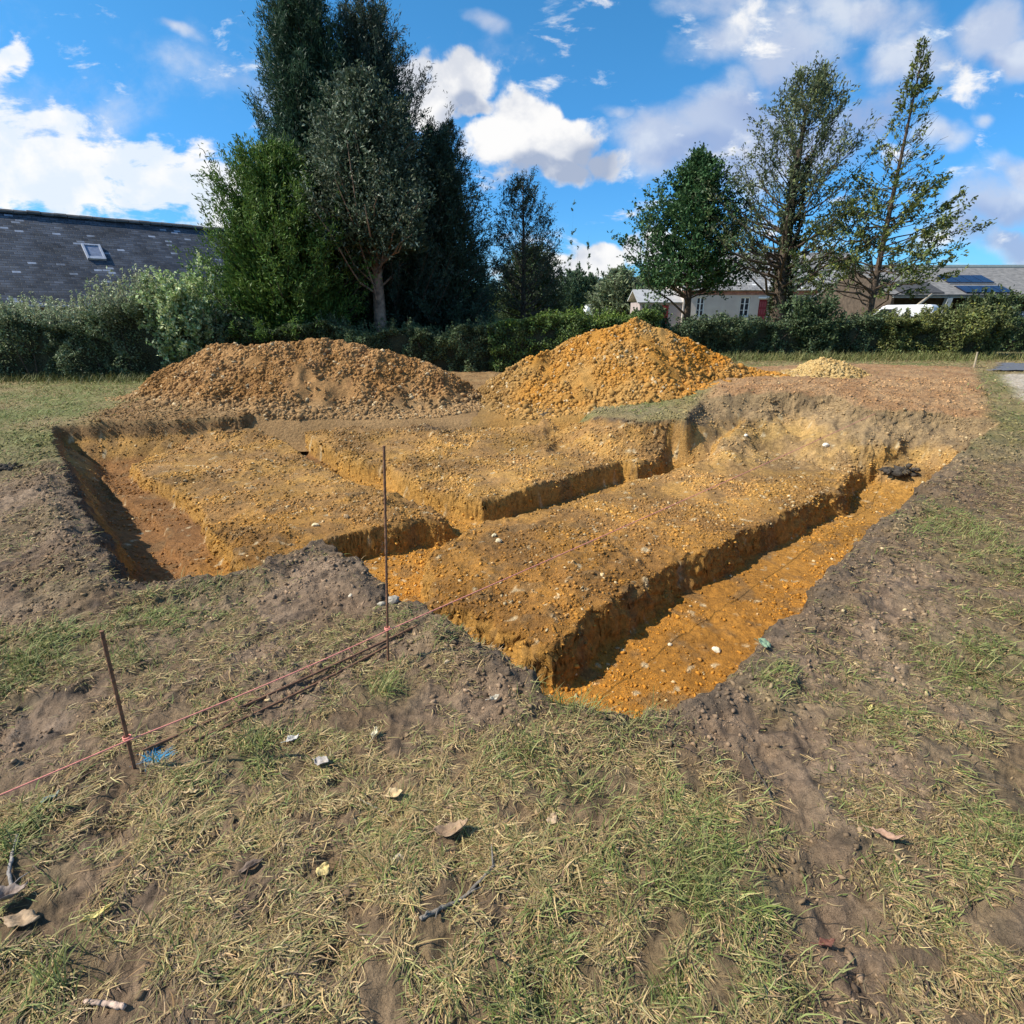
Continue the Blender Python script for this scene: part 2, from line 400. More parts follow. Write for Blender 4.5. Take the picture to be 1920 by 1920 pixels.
def field(x, y):
    """height and the masks that go with it"""
    x = np.asarray(x, float); y = np.asarray(y, float)
    g = zg(x, y)
    out = {}
    xw, yw = wobble(x, y)
    z = np.zeros(x.shape) + g
    near = (np.abs(x) < 10) & (y > 1.2) & (y < 11)
    pit = np.zeros(x.shape); bl = np.zeros(x.shape); dr = np.full(x.shape, -5.0)
    xs, ys = xw[near], yw[near]
    d = sdist(xs, ys, RIM); dr[near] = d
    bank = S((xs - 2.4) / .8) * S((ys - 6.2) / .8)                       # the sloped back wall to the right
    farm = S((xs + .6) / 1.2) * S((ys - 7.2) / .6) * (1 - bank)
    top = d / .07
    p_steep = S(d / .085)
    sl = .14 * S(d / .12) + .86 * np.clip((d - .04) / (.9 + .35 * noise(xs, ys, .5, 62)), 0, 1)
    p_f = .14 * S(d / .10) + .86 * np.clip((d - .04) / .9, 0, 1)
    lef = S((-.4 - xs) / .8) * S((ys - 6.2) / .7) * (1 - farm)
    p_l = .45 * S(d / .10) + .55 * S((d - .03) / .5)
    lsd = S((-2.3 - xs) / .4) * (1 - lef)
    p_steep = p_steep * (1 - lsd) + S(d / .26) * lsd
    p = p_steep * (1 - bank - farm - lef) + sl * bank + p_f * farm + p_l * lef
    slope_zone = np.clip(bank + farm, 0, 1)
    b1, b2, b3 = sdist(xs, ys, B1), sdist(xs, ys, B2), sdist(xs, ys, B3)
    lift = np.maximum(np.maximum(S((b1 + .03) / .10) , S((b2 + .03) / .10)), S((b3 + .04) / .13))
    roll = np.maximum(np.maximum(b1, b2), b3)
    lift = lift * (1 - .10 * (1 - S(roll / .45)))                        # edges of the blocks slump a little
    floor = ZT + (ZB - ZT) * lift
    # a low ledge along the left trench
    floor = floor + .07 * S((b1 + .30) / .05) * (1 - S((b1 + .02) / .1)) * (xs < -2.2)
    lt = S((-1.9 - xs) / .5) * S((ys - 3.0) / .5)
    floor = floor + (.01 + .13 * S((.55 - d) / .5)) * lt * (1 - lift)                                # the trench on the barn side is shallower
    # trench on the right fades up towards the bank
    floor = floor + .30 * S((xs - 3.9) / 1.8) * S((ys - 5.9) / 1.2) * (1 - lift)
    floor = floor + .15 * S((ys - 7.4) / 1.2) * S((xs + 3.8) / .8) * (1 - S((xs - 1.2) / .8)) * lift
    te = G(1300, 838, -.3); floor = floor + .26 * np.exp(-((xs - te[0]) ** 2 + (ys - te[1]) ** 2) / .55 ** 2) * (1 - lift)
    nd = sdist(xs, ys, NOTCH)
    zz = g[near] * (1 - p) + floor * p
    zz = zz - .17 * S((nd + .10) / .34)
    zz = zz + slope_zone * S(d / .1) * (1 - S((d - 1.0) / .5)) * (billow(xs, ys, .5, 3, 63) * .055 + noise(xs, ys, .13, 64) * .018)
    z[near] = zz; pit[near] = S((d + .01) / .04); bl[near] = lift
    out['d'] = dr; out['pit'] = pit; out['lift'] = bl; out['g'] = g
    # roughness of the dug clay
    rough = billow(x, y, .22, 3, 3) * .035 + fbm(x, y, .6, 3, 9) * .035
    comb = noise(x * 1.0 + .6 * y, y * .3, .13, 51) * .026 * S((x - 2.6) / .5) * S((y - 6.6) / .5) * S((dr - .22) / .2)  # bucket teeth marks
    clodm = np.clip(.55 + .8 * noise(x, y, 1.1, 60), .15, 1.3)
    z = z + pit * (rough * 1.25 * clodm * (.55 + .6 * bl) + comb)
    # natural ground: bumps, lumps thrown up along the rim, ruts
    og = 1 - pit
    mud = blobs(x, y, MUD) ; out['mud'] = np.clip(mud + .55 * fbm(x, y, .5, 3, 70), 0, 1) * og
    gr = blobs(x, y, GREEN); out['green'] = np.clip(gr * 1.1 + .35 * fbm(x, y, .35, 3, 75) - .1, 0, 1) * og
    st = blobs(x, y, STRAW); out['straw'] = np.clip(st + .4 * fbm(x, y, .4, 3, 80), 0, 1) * og
    rim = np.exp(-((dr + .12) / .16) ** 2) * og * (1 - .85 * S((y - 5.2) / 1.5))
    nb = np.clip(1.4 - y / 14, .3, 1)
    z = z + og * nb * (fbm(x, y, .8, 3, 12) * .022 + billow(x, y, .16, 3, 14) * .03 + noise(x, y, .05, 16) * .008)
    z = z + rim * (.035 + .05 * np.clip(fbm(x, y, .3, 3, 18), -.3, 1))
    rut = blobs(x, y, [(1500,1560,.12,1),(1530,1650,.12,1),(1560,1740,.12,1),(1500,1820,.1,1),(1010,1850,.06,1),(1000,1790,.05,.8),(645,1640,.05,1),(655,1700,.06,1),(625,1790,.07,1),(20,1360,.16,1.4),(80,1330,.08,.9),(215,1560,.09,.7)])
    z = z - rut * .035 * og
    z = z + blobs(x, y, [(1710,1420,.2,1)]) * .04
    br = np.zeros(x.shape)
    far = (y > 5) & (y < 20) & (np.abs(x) < 16)
    br[far] = np.maximum(S((sdist(xw[far], yw[far], BROWN_R) + .12) / .3), S((sdist(xw[far], yw[far], BROWN_L) + .25) / .6))
    gs = np.zeros(x.shape)
    gs[far] = np.maximum(S((sdist(xw[far], yw[far], GRASS_S) + .1) / .2), .8 * S((sdist(xw[far], yw[far], GRASS_S2) + .1) / .2))
    out['brown'] = br * og * (1 - gs); out['strip'] = gs * og
    z = z + br * og * (billow(x, y, .35, 3, 91) * .05 + .02)
    pth = np.zeros(x.shape)
    pth[far | (y >= 20)] = S((sdist(xw[far | (y >= 20)], yw[far | (y >= 20)], PATH) + .1) / .25)
    out['path'] = pth
    out['z'] = z
    return out

def axis(segs):
    r = [segs[0][0]]
    for a, b, d0, d1 in segs:
        while r[-1] < b - 1e-6:
            t = (r[-1] - a) / (b - a); r.append(min(b, r[-1] + d0 + (d1 - d0) * t))
    return np.array(r)
ys_ = axis([(-6, .5, .5, .02), (.5, 2.2, .011, .011), (2.2, 5, .012, .018), (5, 9.6, .018, .026), (9.6, 15, .03, .12), (15, 40, .15, 3), (40, 900, 4, 90)])
nx = 1050
s_in = np.linspace(-1, 1, nx)
ext = 1 + np.cumsum(np.geomspace(.02, 3.0, 22))
s_ = np.concatenate([-ext[::-1], s_in, ext])
wy = .75 + .98 * np.maximum(ys_, .5)
X = s_[None, :] * wy[:, None]; Y = np.repeat(ys_[:, None], len(s_), 1)
fx, fy = X.ravel(), Y.ravel()
FL = field(fx, fy)

def lerp(a, b, t): return a + (b - a) * t[:, None]
def C(*c): return np.array(c, float)[None, :]
def ground_colour(x, y, F):
    n = fbm(x, y, .5, 4, 40); n2 = fbm(x, y, .12, 3, 43); n3 = fbm(x, y, 1.6, 3, 46)
    # soil under the grass
    c = lerp(C(.155,.100,.055), C(.225,.15,.088), np.clip(.5 + n, 0, 1))
    c = lerp(c, lerp(C(.20,.132,.080), C(.29,.200,.128), np.clip(.5 + 1.3 * n3 + .6 * n, 0, 1)), np.clip(F['mud'] * 1.1 + .3 * n2, 0, 1))
    c = lerp(c, C(.075,.052,.036), np.clip(n2 * 1.4 - .2, 0, .85))
    c = lerp(c, C(.22,.185,.075), np.clip(F['green'] * .45, 0, 1))
    c = lerp(c, C(.27,.185,.095), np.clip(F['straw'] * .5, 0, 1) * (1 - F['mud']))
    fard = S((y - 4.5) / 4)
    c = lerp(c, lerp(C(.26,.20,.09), C(.155,.17,.05), np.clip(.45 + 1.2 * n3 + F['green'] * .6, 0, 1)), fard * .85)
    c = lerp(c, lerp(C(.30,.165,.075), C(.37,.225,.11), np.clip(.5 + n, 0, 1)), F['brown'] * S((x - 0) / 3))
    c = lerp(c, lerp(C(.22,.125,.05), C(.30,.185,.08), np.clip(.5 + n, 0, 1)), F['brown'] * (1 - S((x - 0) / 3)))
    c = lerp(c, C(.22,.18,.09), F['strip'])
    c = lerp(c, lerp(C(.40,.33,.24), C(.5,.43,.34), np.clip(.5 + n2, 0, 1)), F['path'])
    rim = np.exp(-((F['d'] + .05) / .09) ** 2) * (1 - F['pit']) * (1 - F['brown']) * (1 - S((y - 5.2) / 1))
    c = lerp(c, C(.12,.088,.060), np.clip(rim * (.6 + n2), 0, .8))
    # the dug ground: dark topsoil, then ochre clay with depth
    dep = F['g'] - F['z'] + .05 * n2 + .05 * n
    right = S((x - 2.2) / .8) * S((y - 6.3) / .8)
    top = lerp(C(.115,.082,.052), C(.33,.222,.11), right * np.clip(.9 + n2 * .5, 0, 1))
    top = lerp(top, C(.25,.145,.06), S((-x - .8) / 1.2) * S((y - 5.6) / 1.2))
    clay_far = lerp(C(.40,.222,.062), C(.31,.172,.060), np.clip(.5 + 1.2 * n, 0, 1))
    clay_near = lerp(C(.36,.168,.032), C(.25,.12,.030), np.clip(.5 + 1.2 * n, 0, 1))
    clay = lerp(clay_near, clay_far, S((y - 3.2) / 3.5))
    clay = lerp(clay, lerp(C(.43,.27,.095), C(.34,.22,.10), np.clip(.5 + 1.5 * n, 0, 1)), right * .85)
    deep = lerp(C(.39,.172,.026), C(.38,.195,.042), S((y - 3.5) / 3))
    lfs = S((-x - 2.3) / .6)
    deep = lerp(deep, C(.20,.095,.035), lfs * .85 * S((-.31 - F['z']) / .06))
    clay = clay * (1 + .38 * np.clip(fbm(x, y, 1.1, 3, 66), -.7, .7))[:, None]
    deep = deep * (1 + .30 * np.clip(fbm(x, y, .7, 3, 67), -.7, .7))[:, None]
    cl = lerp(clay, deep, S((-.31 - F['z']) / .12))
    wallm = S((F['lift'] - .06) / .12) * (1 - S((F['lift'] - .72) / .2))
    cl = lerp(cl, C(.46,.245,.055), wallm * .7)
    cl = lerp(cl, C(.62,.5,.30), np.clip(n2 * 2.4 - 1.5, 0, .7))
    cl = lerp(cl, C(.2,.12,.05), np.clip(fbm(x, y, .25, 3, 58) * 1.5 - .35, 0, .6))
    tp = S((.20 + .10 * right - .11 * S((x + .8) / 1) * S((y - 7) / .6) * (1 - right) - dep) / .10)
    pc = lerp(cl, top, tp)
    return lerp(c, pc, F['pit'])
gc = ground_colour(fx, fy, FL)
def crumble(x, y, F):                              # break the cut faces sideways, so they are not drawn straight down
    m = np.clip(S((F['lift'] - .02) / .1) * (1 - S((F['lift'] - .88) / .12)) + S((F['d'] + .02) / .04) * (1 - S((F['d'] - .10) / .08)), 0, 1)
    m = m * (1 - S((y - 5.0) / 1.5) * (F['lift'] < .3))
    q = F['z'] * 1.7
    dx = noise(x + q, y - q, .11, 95) * .024 + noise(x - q, y - q, .05, 96) * .014
    dy = noise(x - q, y + q, .11, 97) * .024 + noise(x + q, y + q, .05, 98) * .014
    return x + m * dx, y + m * dy
cx_, cy_ = crumble(fx, fy, FL)
V = np.stack([cx_, cy_, FL['z']], 1)
nr, nc = X.shape
i0 = (np.arange(nr - 1)[:, None] * nc + np.arange(nc - 1)[None, :]).ravel()
gme = np_mesh('ground', V, np.stack([i0, i0 + 1, i0 + nc + 1, i0 + nc], 1), 4, gc, smooth=True)
wet = np.clip(blobs(fx, fy, [(1560,1500,.2,1),(1540,1640,.2,1),(1560,1760,.22,1),(1620,1840,.2,1),(1640,1700,.16,1),(1600,1420,.16,.6),(30,1350,.2,1),(90,1345,.15,1),(215,1560,.1,.6),(60,1590,.1,.5)]) + .5 * fbm(fx, fy, .14, 3, 99) - .25, 0, 1) * (1 - FL['pit'])
wa_ = gme.attributes.new('wet', 'FLOAT', 'POINT'); wa_.data.foreach_set('value', wet.astype(np.float32))
M_GROUND = mat_tint('earth', rough=.9, spec=.15, nscale=28, nvar=.42, bumps=((22, .7, .04), (75, .9, .016), (190, .6, .006)))
nt_ = M_GROUND.node_tree; wn_ = nt_.nodes.new('ShaderNodeAttribute'); wn_.attribute_name = 'wet'; wr_ = nt_.nodes.new('ShaderNodeMapRange'); wr_.inputs[3].default_value = .92; wr_.inputs[4].default_value = .36
nt_.links.new(wn_.outputs['Fac'], wr_.inputs[0]); nt_.links.new(wr_.outputs[0], nt_.nodes['Principled BSDF'].inputs['Roughness']); nt_.nodes['Principled BSDF'].inputs['Specular IOR Level'].default_value = .3
ground = link('ground', gme, M_GROUND); tag(ground, kind='structure')

# ------------------------------------------------------------------ clods and stones lying on the dug earth
_ico = None
def ico_variants(n=8):
    import bmesh
    out = []
    for k in range(n):
        bm = bmesh.new(); bmesh.ops.create_icosphere(bm, subdivisions=1, radius=1.0)
        v = np.array([p.co[:] for p in bm.verts]); f = np.array([[q.index for q in p.verts] for p in bm.faces])
        bm.free()
        r = np.random.default_rng(k); v = v * r.uniform(.5, 1.35, (len(v), 1)) * r.uniform(.55, 1.25, (1, 3))
        out.append((v, f))
    return out
ICO = ico_variants()
def clod_mesh(name, P, size, cols, flat=.7, seed=0):
    r = np.random.default_rng(seed); n = len(P)
    which = r.integers(0, len(ICO), n); Vs, Fs, Cs = [], [], []
    base = 0
    for k, (v, f) in enumerate(ICO):
        m = which == k
        if not m.any(): continue
        p, s, c = P[m], size[m], cols[m]; q = len(p)
        a = r.uniform(0, 2*np.pi, q); t = r.uniform(-.6, .6, q)
        ca, sa, ct, st = np.cos(a), np.sin(a), np.cos(t), np.sin(t)
        x = v[None,:,0]*ca[:,None] - v[None,:,1]*sa[:,None]; y = v[None,:,0]*sa[:,None] + v[None,:,1]*ca[:,None]; z = np.repeat(v[None,:,2], q, 0) * flat
        x, z = x*ct[:,None] + z*st[:,None], -x*st[:,None] + z*ct[:,None]
        W = np.stack([x, y, z], 2) * s[:,None,None] + p[:,None,:]
        Vs.append(W.reshape(-1,3)); Cs.append(np.repeat(c, len(v), 0))
        Fs.append((f[None] + (np.arange(q)*len(v))[:,None,None] + base).reshape(-1,3)); base += q*len(v)
    return np_mesh(name, np.concatenate(Vs), np.concatenate(Fs), 3, np.concatenate(Cs), smooth=False)

def sample_height(x, y): return field(x, y)
def scatter_clods():
    n = 400000
    y = .7 + 9.1 * RNG.random(n) ** .9; x = RNG.uniform(-1, 1, n) * (.9 + .9 * y)
    F = field(x, y)
    dens = F['pit'] * (.62 + .45 * S((F['lift'] - .4) / .4)) * np.clip(.62 + 1.3 * noise(x, y, .8, 60) + .7 * noise(x, y, .25, 61), .06, 1.25)
    dens = np.maximum(dens, .85 * np.exp(-((F['d'] + .14) / .2) ** 2) * (1 - F['pit']) * (noise(x, y, .5, 7) > -.15))
    dens = np.maximum(dens, F['brown'] * .5)
    dens = np.maximum(dens, np.clip(F['mud'] * 1.2, 0, 1) * np.clip(.35 + 1.6 * noise(x, y, .35, 17), 0, 1) * .8 * (1 - F['pit']))
    right = S((x - 2.4) / .7) * S((y - 6.6) / .6)
    dens = dens * (1 - .55 * right)
    lt = S((-x - 2.0) / .6) ; dens *= 1 - .35 * lt * F['pit']
    k = RNG.random(n) < dens * np.clip(.35 + y / 9, .45, 1)
    x, y = x[k], y[k]; F = {a: b[k] for a, b in F.items()}
    n = len(x)
    s = np.clip(.0034 * (1 - RNG.random(n)) ** -.55, .0034, .020) * (.6 + .07 * y)
    c = ground_colour(x, y, F)
    c = c * RNG.uniform(.72, 1.5, (n, 1))
    pale = RNG.random(n) < .045 * F['pit'] + .012
    c[pale] = np.array((.52,.39,.21)) * RNG.uniform(.7, 1.15, (pale.sum(), 1)); s[pale] = np.minimum(s[pale], .026)
    xc, yc = crumble(x, y, F)
    P = np.stack([xc, yc, F['z'] + s * .15], 1)
    nw = 620000
    y2 = 1.7 + 7.6 * RNG.random(nw) ** .8; x2 = RNG.uniform(-6.2, 7.2, nw); F2 = field(x2, y2)
    m = (F2['pit'] > .5) & (((F2['lift'] > .05) & (F2['lift'] < .985)) | ((F2['d'] > 0) & (F2['d'] < .13)))
    m &= RNG.random(nw) < np.clip(.16 + 1.4 * noise(x2, y2, .4, 68), .02, .8) * np.clip(.3 + y2 / 9, .4, 1)
    x2, y2 = x2[m], y2[m]; F2 = {a: b[m] for a, b in F2.items()}; n2 = len(x2); xc, yc = crumble(x2, y2, F2)
    s2 = np.clip(.0032 * (1 - RNG.random(n2)) ** -.55, .0032, .017) * (.55 + .09 * y2)
    c2 = ground_colour(x2, y2, F2) * RNG.uniform(.7, 1.2, (n2, 1))
    P = np.concatenate([P, np.stack([xc, yc, F2['z'] - s2 * .1], 1)]); s = np.concatenate([s, s2]); c = np.concatenate([c, c2]); n += n2
    me = clod_mesh('loose_earth', P, s, c, seed=4)
    o = link('loose_earth', me, mat_tint('clod_earth', rough=.92, spec=.1, nscale=60, nvar=.25, bumps=((90, .5, .006),)))
    tag(o, 'crumbled ochre clods and gravel strewn over the dug earth', 'loose earth', kind='stuff')
    return n
print('clods', scatter_clods())

# ------------------------------------------------------------------ spoil heaps
M_SPOIL = mat_tint('spoil', rough=.92, spec=.1, nscale=30, nvar=.35, bumps=((24, .7, .05), (70, .6, .02)))
def heap(name, label, sil, yr, base_drop, ang, colf, ncl, seed, cl_size=(.008, .05), yb=2.4):
    """sil: silhouette (u,v) of the ridge seen at distance yr"""
    P = np.array([at_y(u, v, yr) for u, v in sil])
    x0, x1 = P[0, 0] - .8, P[-1, 0] + .8
    nxh = int((x1 - x0) / .028); nyh = int((yb * 2) / .03)
    gx, gy = np.meshgrid(np.linspace(x0, x1, nxh), np.linspace(yr - yb, yr + yb, nyh))
    def hz(x, y):
        yc = yr + .35 * noise(x, x * 0, 1.7, seed)
        g = zg(x, y)
        rid = np.interp(x, P[:, 0], P[:, 2], left=-.4, right=-.4)
        rid = rid + .035 * noise(x, y, .5, seed + 2)
        yy = y + .16 * noise(x, y, .8, seed + 3) + .1 * noise(x, y, .35, seed + 4)
        fall = np.sqrt((yy - yc) ** 2 + .14 ** 2) - .14
        z = rid - fall * math.tan(ang) * (1 + .25 * noise(x, y, 1.3, seed + 6))
        base = g - .10
        h = z - base
        h = np.where(h > 0, h, h * .4)
        # a spreading foot
        z = base + np.where(h < .25, .25 * np.exp((h - .25) / .32) * 1.0, h) - .02
        z = z + (billow(x, y, .3, 3, seed + 8) * .075 + fbm(x, y, .8, 2, seed + 9) * .05) * S((z - base) / .25)
        z = z - .35 * (1 - S((x - x0) / .5)) - .35 * (1 - S((x1 - x) / .5)) - .4 * (1 - S((y - (yr - yb)) / .5)) - .3 * (1 - S((yr + yb - y) / .4))
        return z
    fx, fy = gx.ravel(), gy.ravel(); z = hz(fx, fy)
    col = colf(fx, fy, z, seed)
    i0 = (np.arange(nyh - 1)[:, None] * nxh + np.arange(nxh - 1)[None, :]).ravel()
    org = np.array((float(P[:, 0].mean()), yr, 0))
    me = np_mesh(name, np.stack([fx, fy, z], 1) - org, np.stack([i0, i0+1, i0+nxh+1, i0+nxh], 1), 4, col, smooth=True)
    o = link(name, me, M_SPOIL); o.location = org
    tag(o, label, 'spoil heap', 'heaps of dug earth behind the trenches')
    r = np.random.default_rng(seed)
    x = r.uniform(x0, x1, ncl * 3); y = yr - yb + (yb * 1.5) * r.random(ncl * 3)
    zz = hz(x, y); k = zz > zg(x, y) - .04
    k &= (noise(x, y, .7, seed + 20) + .8 * noise(x, y, .2, seed + 21) > -.30 + .5 * (r.random(ncl * 3) - .5))
    x, y, zz = x[k][:ncl], y[k][:ncl], zz[k][:ncl]; n = len(x)
    s = np.clip(cl_size[0] * (1 - r.random(n)) ** -.62, cl_size[0], cl_size[1]) * .85
    c = colf(x, y, zz, seed) * r.uniform(.8, 1.2, (n, 1))
    pale = r.random(n) < .05; c[pale] = np.array((.5,.38,.22)) * r.uniform(.8, 1.1, (pale.sum(), 1))
    cm = clod_mesh('clods', np.stack([x, y, zz - s * .12], 1) - org, s, c, seed=seed, flat=.8)
    mb_n = 260; xb = r.uniform(x0 + .5, x1 - .5, 4000); yb_ = r.uniform(yr - yb + .2, yr - .2, 4000); zb_ = hz(xb, yb_); hb = zb_ - zg(xb, yb_)
    kk = (hb > -.02) & (r.random(4000) < np.where(hb < .2, .5, .06)); xb, yb_, zb_ = xb[kk][:mb_n], yb_[kk][:mb_n], zb_[kk][:mb_n]
    sb = r.uniform(.025, .075, len(xb)) * (.6 if cl_size[1] < .045 else 1)
    bm_ = clod_mesh('lumps', np.stack([xb, yb_, zb_ + sb * .2], 1) - org, sb, colf(xb, yb_, zb_, seed) * r.uniform(.75, 1.1, (len(xb), 1)), seed=seed + 1, flat=.75)
    lo = link('lumps', bm_, bpy.data.materials['clod_earth'], o); lo['kind'] = 'stuff'
    co = link('clods', cm, bpy.data.materials['clod_earth'], o); co['kind'] = 'stuff'
    return o
def col_brown(x, y, z, s):
    n = fbm(x, y, .7, 3, 5); n2 = fbm(x, y, .2, 3, 6)
    c = lerp(C(.27,.14,.048), C(.36,.20,.08), np.clip(.5 + 1.2 * n, 0, 1))
    c = lerp(c, C(.19,.10,.045), np.clip(n2 - .15, 0, .7))
    return lerp(c, C(.30,.20,.10), np.clip((.28 - z) / .25, 0, .6))
def col_ochre(x, y, z, s):
    n = fbm(x, y, .8, 3, 15); n2 = fbm(x, y, .2, 3, 16)
    c = lerp(C(.40,.225,.07), C(.42,.20,.04), np.clip(.4 + 1.2 * n, 0, 1))
    c = lerp(c, C(.46,.18,.018), S((x - 2.5) / .8) * S((z - .55) / .3) * np.clip(.7 + n2, 0, 1))
    c = lerp(c, C(.44,.19,.03), S((x - 2.0) / 1) * np.clip((.7 - z) / .4, 0, .8))
    c = lerp(c, C(.24,.15,.06), np.clip((.3 - x) / .8, 0, 1) * .85)
    return lerp(c, C(.30,.17,.05), np.clip(n2 - .2, 0, .6))
def col_tan(x, y, z, s):
    n = fbm(x, y, .4, 3, 25)
    return lerp(C(.50,.35,.15), C(.40,.26,.10), np.clip(.5 + 1.2 * n, 0, 1))
heap('spoil_heap', 'long low heap of reddish brown clods in front of the tall conifers',
     [(205,770),(250,742),(300,703),(350,669),(400,652),(440,646),(500,649),(540,640),(590,634),(640,637),(700,651),(760,664),(810,682),(845,697),(880,722),(905,745)],
     10.6, 0, math.radians(34), col_brown, 60000, 41)
heap('spoil_heap', 'tall pointed heap of bright ochre clay, the highest one',
     [(885,748),(922,712),(960,684),(1000,668),(1040,655),(1070,641),(1100,626),(1140,612),(1190,602),(1230,613),(1270,634),(1310,652),(1350,668),(1390,688),(1440,702),(1490,713),(1540,728)],
     10.6, 0, math.radians(34), col_ochre, 60000, 57)
heap('spoil_heap', 'small low heap of pale tan clods beside the ochre heap',
     [(1380,722),(1420,712),(1470,702),(1510,688),(1545,673),(1575,678),(1610,700),(1650,718)],
     10.4, 0, math.radians(32), col_tan, 9000, 73, (.009, .04), yb=1.2)
# ------------------------------------------------------------------ foliage
M_BARK = mat_plain('bark', (.085,.062,.045), rough=.95, var=.45, scale=14, bump=.8)
M_BARK_PINK = mat_plain('flaking_bark', (.42,.27,.19), rough=.95, scale=9, bump=1.0, col2=(.14,.095,.07))
M_LEAF = mat_tint('leaf', rough=.55, spec=.22, transl=.22)
M_LEAF_GLOSS = mat_tint('glossy_leaf', rough=.38, spec=.4, transl=.12)

def norm(a): return a / (np.linalg.norm(a, axis=-1, keepdims=True) + 1e-9)
def leaf_mesh(name, P, D, L, W, col, seed=0, fold=.18, up=.5):
    r = np.random.default_rng(seed); n = len(P)
    D = norm(D); Nn = r.normal(size=(n, 3)); Nn[:, 2] += up * 2
    Sd = norm(np.cross(D, Nn)); Nn = np.cross(Sd, D)
    L = np.asarray(L)[:, None]; W = np.asarray(W)[:, None]
    mid = P + D * L * .1
    V = np.stack([P - D * L * .5, mid + Sd * W * .5 + Nn * W * fold, P + D * L * .5 - Nn * L * .08, mid - Sd * W * .5 + Nn * W * fold], 1).reshape(-1, 3)
    return np_mesh(name, V, np.arange(4 * n).reshape(n, 4), 4, np.repeat(col, 4, 0))

FOL = 1.35
def tint(n, c, r, hue=.10, val=.28, alt=None, altp=0.0):
    c = np.array(c, float)[None] * FOL * r.uniform(1 - val, 1 + val, (n, 1)) * r.uniform(1 - hue, 1 + hue, (n, 3))
    if alt is not None:
        k = r.random(n) < altp; c[k] = np.array(alt) * FOL * r.uniform(.8, 1.2, (k.sum(), 1))
    return np.clip(c, 0.003, 1)

